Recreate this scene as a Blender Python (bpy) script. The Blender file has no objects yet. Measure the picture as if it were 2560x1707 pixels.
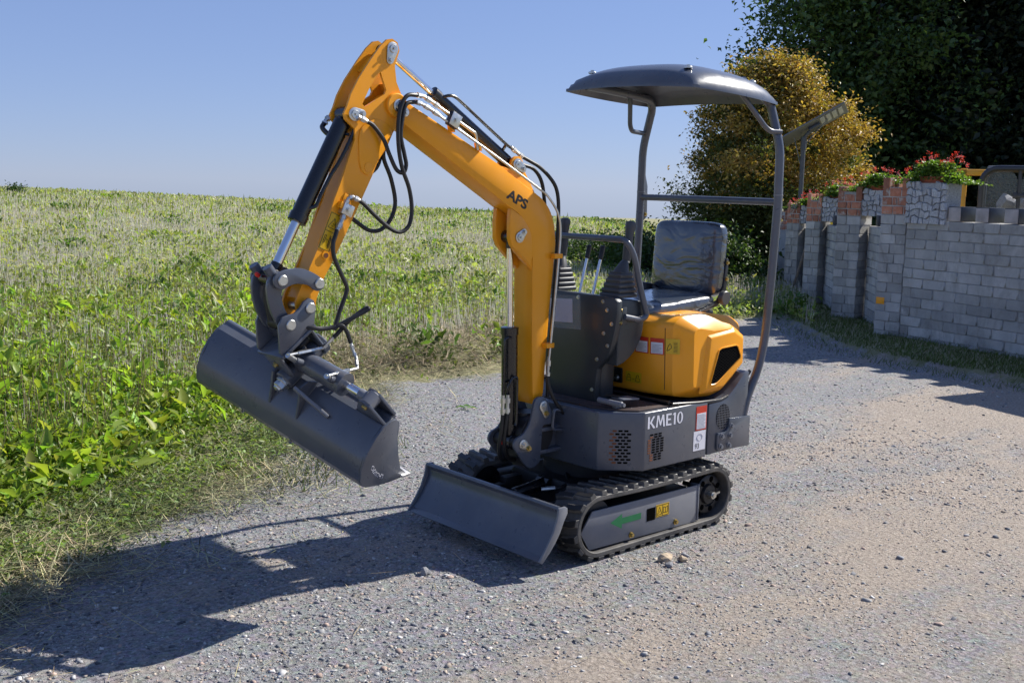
import bpy, bmesh, math, random
import numpy as np
from mathutils import Vector, Matrix
random.seed(7)
rng = np.random.default_rng(11)
scene = bpy.context.scene
C = scene.collection
# ------------------------------------------------------------------ camera
cam_d = bpy.data.cameras.new('camera'); cam = bpy.data.objects.new('camera', cam_d); C.objects.link(cam)
cam_d.sensor_width = 36.0; cam_d.lens = 38.07; cam_d.clip_start = 0.05; cam_d.clip_end = 3000
yaw, pit, rol = math.radians(228.512), math.radians(-8.243), math.radians(1.127)
d = Vector((math.cos(pit)*math.cos(yaw), math.cos(pit)*math.sin(yaw), math.sin(pit)))
r = Vector((math.sin(yaw), -math.cos(yaw), 0)); u = r.cross(d)
r2 = r*math.cos(rol) + u*math.sin(rol); u2 = r2.cross(d)
CAM = Vector((3.7442, 3.6355, 1.6353))
cam.matrix_world = Matrix(((r2.x, u2.x, -d.x, CAM.x), (r2.y, u2.y, -d.y, CAM.y), (r2.z, u2.z, -d.z, CAM.z), (0, 0, 0, 1)))
scene.camera = cam
# ------------------------------------------------------------------ sun and sky
SUN_AZ, SUN_EL = math.radians(11.5), math.radians(40)      # shadows run along (cos az, -sin az)
S = Vector((-math.cos(SUN_AZ)*math.cos(SUN_EL), math.sin(SUN_AZ)*math.cos(SUN_EL), math.sin(SUN_EL)))
sun_d = bpy.data.lights.new('sun', 'SUN'); sun_d.energy = 4.4; sun_d.angle = math.radians(0.53); sun_d.color = (1.0, 0.955, 0.88)
sun = bpy.data.objects.new('sun', sun_d); C.objects.link(sun)
sun.rotation_euler = S.to_track_quat('Z', 'Y').to_euler()
world = bpy.data.worlds.new('World'); scene.world = world; world.use_nodes = True
wn = world.node_tree; wn.nodes.clear()
sky = wn.nodes.new('ShaderNodeTexSky'); sky.sky_type = 'NISHITA'; sky.sun_disc = False
sky.sun_elevation = SUN_EL; sky.sun_rotation = math.atan2(S.x, S.y)
sky.altitude = 300; sky.air_density = 0.9; sky.dust_density = 0.0; sky.ozone_density = 3.0
bg = wn.nodes.new('ShaderNodeBackground'); bg.inputs['Strength'].default_value = 0.093
wo = wn.nodes.new('ShaderNodeOutputWorld')
gm = wn.nodes.new('ShaderNodeGamma'); gm.inputs[1].default_value = .5
wb = wn.nodes.new('ShaderNodeMix'); wb.data_type = 'RGBA'; wb.blend_type = 'MULTIPLY'; wb.inputs[0].default_value = 1.0; wb.inputs[7].default_value = (.98, 1.16, 1.74, 1)
wn.links.new(sky.outputs[0], gm.inputs[0]); wn.links.new(gm.outputs[0], wb.inputs[6]); wn.links.new(wb.outputs[2], bg.inputs[0])
wn.links.new(bg.outputs[0], wo.inputs[0])
scene.view_settings.view_transform = 'Standard'; scene.view_settings.look = 'None'
scene.view_settings.exposure = 0.84; scene.view_settings.gamma = 1.0; scene.view_settings.use_curve_mapping = False
scene.render.engine = 'CYCLES'

# ------------------------------------------------------------------ helpers
def link(o, parent=None):
    C.objects.link(o)
    if parent is not None: o.parent = parent
    return o
def tag(o, label=None, cat=None, group=None, kind=None):
    if label: o['label'] = label
    if cat: o['category'] = cat
    if group: o['group'] = group
    if kind: o['kind'] = kind
    return o
def empty(name, loc=(0, 0, 0)):
    o = bpy.data.objects.new(name, None); o.location = loc; o.empty_display_size = 0.1
    return link(o)
def finish(me, smooth=35):
    if smooth:
        me.shade_smooth(); me.set_sharp_from_angle(angle=math.radians(smooth))
    else: me.shade_flat()
class G:
    """collects shapes; build() links them as one mesh object"""
    def __init__(s): s.bm = bmesh.new()
    def vf(s, V, F, bev=0, seg=2, ang=28):
        bm = bmesh.new(); vs = [bm.verts.new(v) for v in V]
        for f in F:
            try: bm.faces.new([vs[i] for i in f])
            except ValueError: pass
        bmesh.ops.recalc_face_normals(bm, faces=bm.faces)
        if bev:
            es = [e for e in bm.edges if len(e.link_faces) == 2 and e.calc_face_angle(0) > math.radians(ang)]
            bmesh.ops.bevel(bm, geom=es, offset=bev, segments=seg, affect='EDGES', profile=0.5, clamp_overlap=True)
        s.absorb(bm); return s
    def absorb(s, bm):
        me = bpy.data.meshes.new('t'); bm.to_mesh(me); bm.free(); s.bm.from_mesh(me); bpy.data.meshes.remove(me)
    def prism(s, poly, ax, lo, hi, bev=0, seg=2):
        def p(a, b, t): return (t, a, b) if ax == 'x' else (a, t, b) if ax == 'y' else (a, b, t)
        n = len(poly)
        V = [p(a, b, lo) for a, b in poly] + [p(a, b, hi) for a, b in poly]
        F = [list(range(n)), list(range(n, 2*n))] + [[i, (i+1) % n, n+(i+1) % n, n+i] for i in range(n)]
        return s.vf(V, F, bev, seg)
    def box(s, x0, x1, y0, y1, z0, z1, bev=0, seg=2):
        return s.prism([(x0, y0), (x1, y0), (x1, y1), (x0, y1)], 'z', z0, z1, bev, seg)
    def obox(s, c, ax, size, bev=0, seg=2):
        """box of given size (3) centred at c with axes ax (3 vectors)"""
        c = Vector(c); A = [Vector(a).normalized()*h/2 for a, h in zip(ax, size)]
        V = [c + A[0]*i + A[1]*j + A[2]*k for i in (-1, 1) for j in (-1, 1) for k in (-1, 1)]
        F = [(0, 1, 3, 2), (4, 5, 7, 6), (0, 1, 5, 4), (2, 3, 7, 6), (0, 2, 6, 4), (1, 3, 7, 5)]
        return s.vf(V, F, bev, seg)
    def tube(s, path, rad, n=10, caps=True, closed=False):
        P = [Vector(p) for p in path]; m = len(P)
        R = rad if isinstance(rad, (list, tuple)) else [rad]*m
        def tan(i):
            a = P[(i-1) % m] if (i > 0 or closed) else P[0]; b = P[(i+1) % m] if (i < m-1 or closed) else P[m-1]
            t = b-a; return t.normalized() if t.length > 1e-9 else Vector((0, 0, 1))
        t = tan(0); nrm = t.orthogonal().normalized(); V = []; F = []
        for i in range(m):
            t2 = tan(i); q = t.rotation_difference(t2); nrm = (q @ nrm); nrm = (nrm - t2*nrm.dot(t2)).normalized(); t = t2
            b = t.cross(nrm)
            for k in range(n):
                a = 2*math.pi*k/n; V.append(P[i] + (nrm*math.cos(a) + b*math.sin(a))*R[i])
        for i in range(m-1 if not closed else m):
            j = (i+1) % m
            for k in range(n): F.append((i*n+k, i*n+(k+1) % n, j*n+(k+1) % n, j*n+k))
        if caps and not closed: F += [tuple(range(n)), tuple(range((m-1)*n, m*n))]
        return s.vf(V, F)
    def cyl(s, a, b, rad, n=20, r1=None, bev=0):
        a = Vector(a); b = Vector(b)
        if bev and r1 is None:
            t = (b-a).normalized()*bev
            return s.tube([a, a+t*.001, a+t, b-t, b-t*.001, b], [rad-bev, rad-bev, rad, rad, rad-bev, rad-bev], n)
        return s.tube([a, b], [rad, rad if r1 is None else r1], n)
    def lathe(s, o, axis, prof, n=20):
        """prof: list of (distance along axis, radius)"""
        o = Vector(o); ax = Vector(axis).normalized()
        nr = ax.orthogonal().normalized(); b = ax.cross(nr); V = []; F = []
        for t, rr in prof:
            for k in range(n):
                a = 2*math.pi*k/n; V.append(o + ax*t + (nr*math.cos(a)+b*math.sin(a))*max(rr, 1e-4))
        m = len(prof)
        for i in range(m-1):
            for k in range(n): F.append((i*n+k, i*n+(k+1) % n, (i+1)*n+(k+1) % n, (i+1)*n+k))
        F += [tuple(range(n)), tuple(range((m-1)*n, m*n))]
        return s.vf(V, F)
    def build(s, name, mat, parent=None, smooth=35):
        me = bpy.data.meshes.new(name); s.bm.to_mesh(me); s.bm.free()
        finish(me, smooth); me.materials.append(M[mat] if isinstance(mat, str) else mat)
        return link(bpy.data.objects.new(name, me), parent)
def inst(name, me, parent, mw):
    o = bpy.data.objects.new(name, me); link(o, parent); o.matrix_local = mw; return o
def cr(path, k=6, closed=False):
    """Catmull-Rom smoothing of a polyline of any dimension"""
    P = [np.array(p, float) for p in path]; n = len(P); out = []
    rngi = range(n) if closed else range(n-1)
    for i in rngi:
        p0 = P[(i-1) % n] if (i > 0 or closed) else 2*P[0]-P[1]; p1 = P[i]; p2 = P[(i+1) % n]
        p3 = P[(i+2) % n] if (i < n-2 or closed) else 2*P[n-1]-P[n-2]
        for j in range(k):
            t = j/k
            out.append(0.5*((2*p1)+(-p0+p2)*t+(2*p0-5*p1+4*p2-p3)*t*t+(-p0+3*p1-3*p2+p3)*t**3))
    if not closed: out.append(P[-1])
    return [tuple(float(x) for x in p) for p in out]
def fillet(path, rad, k=5):
    """round the corners of a 3D polyline"""
    P = [Vector(p) for p in path]; out = [P[0]]
    for i in range(1, len(P)-1):
        a, b, c = P[i-1], P[i], P[i+1]; ra = min(rad, (a-b).length*.45, (c-b).length*.45)
        p = b+(a-b).normalized()*ra; q = b+(c-b).normalized()*ra
        for j in range(k+1):
            t = j/k; out.append(p*(1-t)**2+b*2*t*(1-t)+q*t*t)
    out.append(P[-1]); return out
def arc(cx, cz, rad, a0, a1, n=8):
    return [(cx+rad*math.cos(math.radians(a0+(a1-a0)*i/n)), cz+rad*math.sin(math.radians(a0+(a1-a0)*i/n))) for i in range(n+1)]
def raw_mesh(name, V, F, mat, parent=None, col=None, smooth=False):
    """fast mesh from numpy arrays; F is (n,3) or (n,4); col per-face colour"""
    me = bpy.data.meshes.new(name); V = np.asarray(V, np.float32); F = np.asarray(F, np.int32)
    nf, k = F.shape
    me.vertices.add(len(V)); me.vertices.foreach_set('co', V.ravel())
    me.loops.add(nf*k); me.loops.foreach_set('vertex_index', F.ravel())
    me.polygons.add(nf); me.polygons.foreach_set('loop_start', np.arange(nf, dtype=np.int32)*k)
    try: me.polygons.foreach_set('loop_total', np.full(nf, k, np.int32))
    except Exception: pass
    if smooth: me.polygons.foreach_set('use_smooth', np.ones(nf, bool))
    me.update(calc_edges=True)
    if col is not None:
        a = me.color_attributes.new('tint', 'FLOAT_COLOR', 'CORNER')
        c4 = np.ones((nf, k, 4), np.float32); c4[..., :3] = np.asarray(col, np.float32)[:, None, :]
        a.data.foreach_set('color', c4.ravel())
    me.materials.append(M[mat] if isinstance(mat, str) else mat)
    return link(bpy.data.objects.new(name, me), parent)
def text_mesh(name, s, w, h, mat, parent, origin, ex, ey, depth=0.0006, off=0.0):
    """lettering scaled to width w and height h, lower left corner at origin"""
    cu = bpy.data.curves.new('t', 'FONT'); cu.body = s; cu.size = 1; cu.offset = off; cu.resolution_u = 5
    o = bpy.data.objects.new('t', cu); C.objects.link(o)
    bpy.context.view_layer.update()
    dg = bpy.context.evaluated_depsgraph_get()
    me = bpy.data.meshes.new_from_object(o.evaluated_get(dg)); bpy.data.objects.remove(o); bpy.data.curves.remove(cu)
    ex = Vector(ex).normalized(); ey = Vector(ey); ey = (ey-ex*ey.dot(ex)).normalized(); ez = ex.cross(ey); og = Vector(origin)
    xs = [v.co.x for v in me.vertices]; ys = [v.co.y for v in me.vertices]
    x0, x1, y0, y1 = min(xs), max(xs), min(ys), max(ys)
    for v in me.vertices:
        c = v.co.copy(); v.co = og + ex*(c.x-x0)/(x1-x0)*w + ey*(c.y-y0)/(y1-y0)*h + ez*depth
    me.name = name; me.materials.clear(); me.materials.append(M[mat])
    return link(bpy.data.objects.new(name, me), parent)

# ------------------------------------------------------------------ materials
M = {}
def ramp2(nt, fac, c0, c1, p0=0.3, p1=0.7):
    n = nt.nodes.new('ShaderNodeValToRGB'); n.color_ramp.elements[0].position = p0; n.color_ramp.elements[1].position = p1
    n.color_ramp.elements[0].color = (*c0, 1); n.color_ramp.elements[1].color = (*c1, 1)
    nt.links.new(fac, n.inputs[0]); return n.outputs[0]
def noise(nt, co, scale, detail=4, rough=.6, dist=0):
    n = nt.nodes.new('ShaderNodeTexNoise'); n.inputs['Scale'].default_value = scale; n.inputs['Detail'].default_value = detail
    n.inputs['Roughness'].default_value = rough; n.inputs['Distortion'].default_value = dist
    nt.links.new(co, n.inputs['Vector']); return n.outputs[0]
def mixc(nt, fac, a, b, mode='MIX'):
    n = nt.nodes.new('ShaderNodeMix'); n.data_type = 'RGBA'; n.blend_type = mode
    for key, v in ((0, fac), (6, a), (7, b)):
        if hasattr(v, 'is_output'): nt.links.new(v, n.inputs[key])
        else: n.inputs[key].default_value = v if key == 0 else (*v, 1)
    return n.outputs[2]
def mathn(nt, op, a, b=0.5, clamp=False):
    n = nt.nodes.new('ShaderNodeMath'); n.operation = op; n.use_clamp = clamp
    for i, v in enumerate((a, b)):
        if hasattr(v, 'is_output'): nt.links.new(v, n.inputs[i])
        else: n.inputs[i].default_value = v
    return n.outputs[0]
def bump(nt, h, strength, dist, normal=None):
    n = nt.nodes.new('ShaderNodeBump'); n.inputs['Strength'].default_value = strength; n.inputs['Distance'].default_value = dist
    nt.links.new(h, n.inputs['Height'])
    if normal is not None: nt.links.new(normal, n.inputs['Normal'])
    return n.outputs[0]
def base(name):
    m = bpy.data.materials.new(name); m.use_nodes = True; nt = m.node_tree; b = nt.nodes['Principled BSDF']
    M[name] = m
    tc = nt.nodes.new('ShaderNodeTexCoord'); return m, nt, b, tc.outputs['Object']
def pm(name, col, rough=.5, metal=0, coat=0, var=.12, vs=9, rvar=.12, bs=0, bd=.0005, bscale=60, col2=None, spec=.5, dust=0, scuff=0):
    m, nt, b, co = base(name)
    n1 = noise(nt, co, vs, 5)
    lo = tuple(c*(1-var) for c in col); hi = tuple(min(1, c*(1+var)) for c in (col2 or col))
    c = ramp2(nt, n1, lo, hi, .3, .7)
    if dust:
        n3 = noise(nt, co, 5, 8, .7)
        f = ramp2(nt, n3, (0, 0, 0), (dust, dust, dust), .42, .72)
        c = mixc(nt, f, c, (.30, .265, .22))
    if scuff:
        mp = nt.nodes.new('ShaderNodeMapping'); mp.inputs['Scale'].default_value = (3, 3, 14); mp.inputs['Rotation'].default_value = (.4, .9, .2); nt.links.new(co, mp.inputs[0])
        f = ramp2(nt, noise(nt, mp.outputs[0], 7, 9, .8), (0, 0, 0), (scuff,)*3, .60, .74)
        c = mixc(nt, f, c, tuple(.35*q+.14 for q in col))
    nt.links.new(c, b.inputs['Base Color'])
    n2 = noise(nt, co, vs*3.7, 3)
    rr = mathn(nt, 'MULTIPLY_ADD', n2, rvar*2); nt.nodes[-1].inputs[2].default_value = rough-rvar
    nt.links.new(rr, b.inputs['Roughness'])
    b.inputs['Metallic'].default_value = metal; b.inputs['Coat Weight'].default_value = coat; b.inputs['Coat Roughness'].default_value = .12
    b.inputs['Specular IOR Level'].default_value = spec
    if bs:
        nt.links.new(bump(nt, noise(nt, co, bscale, 4), bs, bd), b.inputs['Normal'])
    return m
pm('orange', (.94, .370, .010), .34, 0, .10, .05, 5, .09, .14, .0008, 22, spec=.35, dust=.10, scuff=.18)
pm('grey_paint', (.076, .087, .112), .30, 0, .30, .12, 6, .09, .15, .0005, 45, dust=.13, scuff=.30)
pm('plate_grey', (.16, .17, .195), .40, 0, .1, .12, 6, .08, .15, .0005, 45, dust=.22, scuff=.35)
pm('dark_console', (.030, .036, .042), .40, 0, .1, .10, 6, .08, .2, .0004, 90)
pm('black_paint', (.006, .006, .008), .28, 0, .4, .2, 8, .08)
pm('black_steel', (.010, .010, .012), .5, 0, 0, .3, 8, .1, dust=.04)
pm('chrome', (.78, .79, .81), .10, 1, 0, .03, 8, .04)
pm('zinc', (.60, .60, .57), .34, 1, 0, .15, 30, .12)
pm('brass', (.55, .42, .16), .35, 1, 0, .1, 30, .1)
pm('hose', (.012, .012, .013), .42, 0, 0, .2, 20, .08, .3, .0003, 300)
pm('rubber', (.018, .018, .019), .62, 0, 0, .3, 14, .1, .5, .002, 40, dust=.35)
pm('rubber_dusty', (.062, .060, .058), .70, 0, 0, .5, 9, .08, .6, .002, 50, dust=.38)
pm('rubber_black', (.010, .010, .011), .5, 0, 0, .3, 14, .1, .5, .002, 40)
pm('plastic_grey', (.060, .063, .068), .45, 0, 0, .1, 20, .06, .2, .0003, 200)
pm('plastic_black', (.012, .012, .013), .38, 0, 0, .2, 20, .08)
pm('mat_brown', (.052, .036, .034), .5, 0, 0, .2, 14, .1)
pm('mat_groove', (.16, .12, .115), .7, 0, 0, .2, 14, .1)
pm('white_print', (.75, .75, .80), .45, 0, 0, .03, 20, .05)
pm('black_print', (.010, .010, .012), .4, 0, 0, .1, 20, .05)
pm('worn_steel', (.42, .42, .43), .38, .7, 0, .25, 12, .12)
pm('grease', (.045, .030, .012), .35, 0, 0, .3, 40, .1)
pm('mesh_black', (.012, .012, .013), .85, 0, 0, .1, 20, .02, spec=.08)
pm('hole', (.003, .003, .003), .95, 0, 0, .1, 20, .02, spec=.02)  # flat near-black that paints the shade inside openings on to solid plates
pm('grey_print', (.32, .32, .36), .5, 0, 0, .1, 20, .05)
pm('yellow_sticker', (.72, .44, .010), .35, 0, .2, .05, 20, .05)
pm('red_print', (.60, .045, .020), .4, 0, 0, .05, 20, .05)
pm('green_print', (.012, .16, .055), .45, 0, 0, .08, 20, .05)
pm('lilac_paper', (.74, .74, .88), .6, 0, 0, .05, 8, .05, .3, .002, 12)
pm('red_cap', (.65, .02, .012), .35, 0, 0, .05, 20, .05)
pm('rust', (.17, .055, .018), .8, 0, 0, .4, 60, .05)
pm('terracotta', (.36, .085, .040), .7, 0, 0, .15, 25, .08, .2, .001, 80)
pm('lamp_grey', (.17, .175, .18), .45, .3, 0, .08, 6, .06)
pm('led_window', (.42, .43, .42), .2, 0, 0, .05, 6, .03)
pm('solar_glass', (.012, .016, .03), .12, 0, 0, .1, 6, .03)
pm('pole_dark', (.09, .095, .10), .5, .2, 0, .1, 6, .05)
pm('yellow_machine', (.70, .34, .012), .4, 0, .2, .08, 6, .06)
pm('cab_frame', (.020, .021, .024), .35, 0, .2, .1, 6, .06)
pm('plank', (.20, .155, .11), .8, 0, 0, .3, 12, .05, .4, .003, 30)
pm('bark', (.07, .055, .042), .9, 0, 0, .4, 6, .05, .8, .02, 10)
pm('slate', (.030, .036, .048), .38, 0, 0, .25, 14, .1, .4, .003, 25)
pm('slate_pale', (.40, .36, .34), .7, 0, 0, .25, 8, .08, .4, .003, 25)
def film():
    m, nt, b, co = base('film')
    b.inputs['Base Color'].default_value = (.038, .050, .070, 1); b.inputs['Roughness'].default_value = .26
    b.inputs['Coat Weight'].default_value = 1.0; b.inputs['Coat Roughness'].default_value = .06; b.inputs['Specular IOR Level'].default_value = .8
    mp = nt.nodes.new('ShaderNodeMapping'); mp.inputs['Scale'].default_value = (1, 1, 1.9); mp.inputs['Rotation'].default_value = (.5, .3, .2)
    nt.links.new(co, mp.inputs[0])
    h = noise(nt, mp.outputs[0], 5, 2, .45, 1.6); h2 = noise(nt, mp.outputs[0], 16, 2, .5, 1.2)
    n = bump(nt, h, .22, .05); n = bump(nt, h2, .10, .006, n)
    nt.links.new(n, b.inputs['Normal']); nt.links.new(n, b.inputs['Coat Normal'])
film()
def glass():
    m, nt, b, co = base('glass')
    b.inputs['Base Color'].default_value = (.30, .36, .36, 1); b.inputs['Roughness'].default_value = .04; b.inputs['Alpha'].default_value = .16
    b.inputs['Coat Weight'].default_value = .6; b.inputs['Coat Roughness'].default_value = .05
glass()
def clear_sleeve():
    m, nt, b, co = base('clear_sleeve')
    b.inputs['Base Color'].default_value = (.55, .62, .68, 1); b.inputs['Roughness'].default_value = .18; b.inputs['Alpha'].default_value = .10
    b.inputs['Coat Weight'].default_value = 1
    nt.links.new(bump(nt, noise(nt, co, 22, 3, .6, 1), .5, .01), b.inputs['Normal'])
clear_sleeve()
def stony(name, cols, scale, rough=.85, bstr=.6, bdist=.004, bsc=40, objvar=.25, spots=None, stain=0):
    """masonry: colour varies from piece to piece, grain within"""
    m, nt, b, co = base(name)
    oi = nt.nodes.new('ShaderNodeObjectInfo'); co = nt.nodes.new('ShaderNodeNewGeometry').outputs['Position']
    n1 = noise(nt, co, scale, 6, .65)
    c = ramp2(nt, n1, cols[0], cols[1], .3, .72)
    pr = ramp2(nt, oi.outputs['Random'], (1-objvar,)*3, (1+objvar*.8,)*3, 0, 1)
    c = mixc(nt, 1.0, c, pr, 'MULTIPLY')
    if spots:
        f = ramp2(nt, noise(nt, co, spots[1], 5, .7), (0, 0, 0), (1, 1, 1), spots[2], spots[2]+.12)
        c = mixc(nt, f, c, spots[0])
    if stain:
        mp = nt.nodes.new('ShaderNodeMapping'); mp.inputs['Scale'].default_value = (2.2, 2.2, .7); nt.links.new(co, mp.inputs[0])
        f = ramp2(nt, noise(nt, mp.outputs[0], 1.6, 8, .75, .6), (0, 0, 0), (stain,)*3, .48, .70); c = mixc(nt, f, c, (.15, .145, .125))
    nt.links.new(c, b.inputs['Base Color']); b.inputs['Roughness'].default_value = rough
    h = noise(nt, co, bsc, 6, .7)
    nt.links.new(bump(nt, h, bstr, bdist), b.inputs['Normal'])
stony('block', ((.33, .325, .31), (.53, .52, .495)), 2.6, .9, .8, .006, 70, .24, ((.62, .61, .59), 5, .63), stain=.65)
stony('mortar', ((.27, .265, .255), (.40, .39, .375)), 20, .95, .7, .008, 60, .05)
stony('brick_mortar', ((.40, .37, .33), (.55, .51, .46)), 20, .95, .7, .008, 60, .05)
stony('brick', ((.36, .125, .070), (.52, .245, .155)), 16, .9, .7, .006, 50, .35, ((.46, .42, .37), 11, .54))
stony('granite', ((.28, .285, .295), (.62, .625, .64)), 60, .8, .8, .008, 40, .2)
def leafmat(name, c0, c1, trans=.35, rough=.5):
    """leaf: tint attribute times base colour, some light passes through"""
    m = bpy.data.materials.new(name); m.use_nodes = True; nt = m.node_tree; M[name] = m
    b = nt.nodes['Principled BSDF']; out = nt.nodes['Material Output']
    at = nt.nodes.new('ShaderNodeAttribute'); at.attribute_name = 'tint'
    tc = nt.nodes.new('ShaderNodeTexCoord')
    c = ramp2(nt, noise(nt, tc.outputs['Object'], 2.5, 3), c0, c1, .35, .65)
    c = mixc(nt, 1.0, c, at.outputs['Color'], 'MULTIPLY')
    nt.links.new(c, b.inputs['Base Color']); b.inputs['Roughness'].default_value = rough; b.inputs['Specular IOR Level'].default_value = .35
    tr = nt.nodes.new('ShaderNodeBsdfTranslucent'); tcx = mixc(nt, 1.0, c, (1.25, 1.35, .55), 'MULTIPLY'); nt.links.new(tcx, tr.inputs['Color'])
    mx = nt.nodes.new('ShaderNodeMixShader'); mx.inputs[0].default_value = trans
    nt.links.new(b.outputs[0], mx.inputs[1]); nt.links.new(tr.outputs[0], mx.inputs[2]); nt.links.new(mx.outputs[0], out.inputs['Surface'])
leafmat('weed_leaf', (.9, .9, .9), (1.1, 1.1, 1.1), .45, .42)
leafmat('straw', (.9, .9, .9), (1.1, 1.1, 1.1), .15, .7)
leafmat('tree_leaf', (.8, .8, .8), (1.2, 1.2, 1.2), .30, .5)
leafmat('petal', (.95, .95, .95), (1.05, 1.05, 1.05), .25, .6)
def stone_mat():
    m, nt, b, co = base('gravel_stone')
    at = nt.nodes.new('ShaderNodeAttribute'); at.attribute_name = 'tint'
    c = mixc(nt, 1.0, at.outputs['Color'], ramp2(nt, noise(nt, co, 90, 4, .7), (.75,)*3, (1.25,)*3, .3, .7), 'MULTIPLY')
    nt.links.new(c, b.inputs['Base Color']); b.inputs['Roughness'].default_value = .8
stone_mat()
# ================================================================== MINI EXCAVATOR (x forward, y to its left, z up)
EX = empty('mini_excavator')
tag(EX, 'orange and grey mini excavator on rubber tracks with raised boom and tilted bucket', 'excavator')
def mirror(poly): return [(-a, b) for a, b in poly]
def bolt_mesh(name, rad, h, mat, washer=1.5):
    g = G(); g.cyl((0, 0, 0), (0, 0, h*.3), rad*washer, 14); g.cyl((0, 0, h*.3), (0, 0, h), rad, 6)
    o = g.build(name, mat, None, 30); me = o.data; bpy.data.objects.remove(o); return me
BOLT = bolt_mesh('bolt', .0075, .010, 'zinc'); BOLTB = bolt_mesh('bolt', .0075, .012, 'brass'); BOLTG = bolt_mesh('bolt', .009, .012, 'plate_grey')
def bolt(parent, p, nrm, me=None, sc=1.0):
    q = Vector(nrm).to_track_quat('Z', 'Y').to_matrix().to_4x4()
    return inst('bolt', me or BOLT, parent, Matrix.Translation(Vector(p)) @ q @ Matrix.Scale(sc, 4))
def prism_hole(g, outer, hole, ax, lo, hi, bev=0):
    bm = bmesh.new(); es = []
    for L in (outer, hole):
        vs = [bm.verts.new((a, lo, b)) for a, b in L]
        es += [bm.edges.new((vs[i], vs[(i+1) % len(vs)])) for i in range(len(vs))]
    res = bmesh.ops.triangle_fill(bm, use_beauty=True, use_dissolve=True, edges=es)
    fs = [f for f in bm.faces]
    e = bmesh.ops.extrude_face_region(bm, geom=fs)
    for v in [v for v in e['geom'] if isinstance(v, bmesh.types.BMVert)]: v.co.y = hi
    bmesh.ops.recalc_face_normals(bm, faces=bm.faces)
    if bev:
        ed = [q for q in bm.edges if len(q.link_faces) == 2 and q.calc_face_angle(0) > .6]
        bmesh.ops.bevel(bm, geom=ed, offset=bev, segments=2, affect='EDGES', profile=.5, clamp_overlap=True)
    g.absorb(bm)
# ---------------- tracks
CF, CR_, RB = (.402, .158), (-.388, .158), .140
def loop(t):
    """point, outward normal on the belt's outer line at arc length fraction t"""
    L1 = CF[0]-CR_[0]; arcL = math.pi*RB; tot = 2*L1+2*arcL; s = (t % 1)*tot
    if s < L1: return (CR_[0]+s, CF[1]-RB), (0, -1)
    s -= L1
    if s < arcL:
        a = -math.pi/2+s/RB; return (CF[0]+RB*math.cos(a), CF[1]+RB*math.sin(a)), (math.cos(a), math.sin(a))
    s -= arcL
    if s < L1:
        sag = -.006*math.sin(math.pi*s/L1); return (CF[0]-s, CF[1]+RB+sag), (0, 1)
    s -= L1; a = math.pi/2+s/RB
    return (CR_[0]+RB*math.cos(a), CR_[1]+RB*math.sin(a)), (math.cos(a), math.sin(a))
def lug_mesh(flip):
    poly = [(-.026, .0), (.012, .0), (.024, -.035), (.030, -.092), (-.004, -.092), (-.010, -.045)]
    if flip: poly = [(-a, -.180-b) for a, b in poly]
    top = [(a*.8, (b+.046)*.93-.046 if not flip else (b+.134)*.93-.134) for a, b in poly]; n = len(poly)
    V = [(a, b, -.002) for a, b in poly]+[(a, b, .019) for a, b in top]
    F = [list(range(n)), list(range(n, 2*n))]+[[i, (i+1) % n, n+(i+1) % n, n+i] for i in range(n)]
    g = G(); g.vf(V, F, .0025, 1); o = g.build('lug', 'rubber_dusty', None, 30); me = o.data; me.materials.append(M['rubber_black'])
    for p_ in me.polygons: p_.material_index = 1 if p_.normal.z > .75 else 0
    bpy.data.objects.remove(o); return me
LUGS = [lug_mesh(0), lug_mesh(1)]
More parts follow.
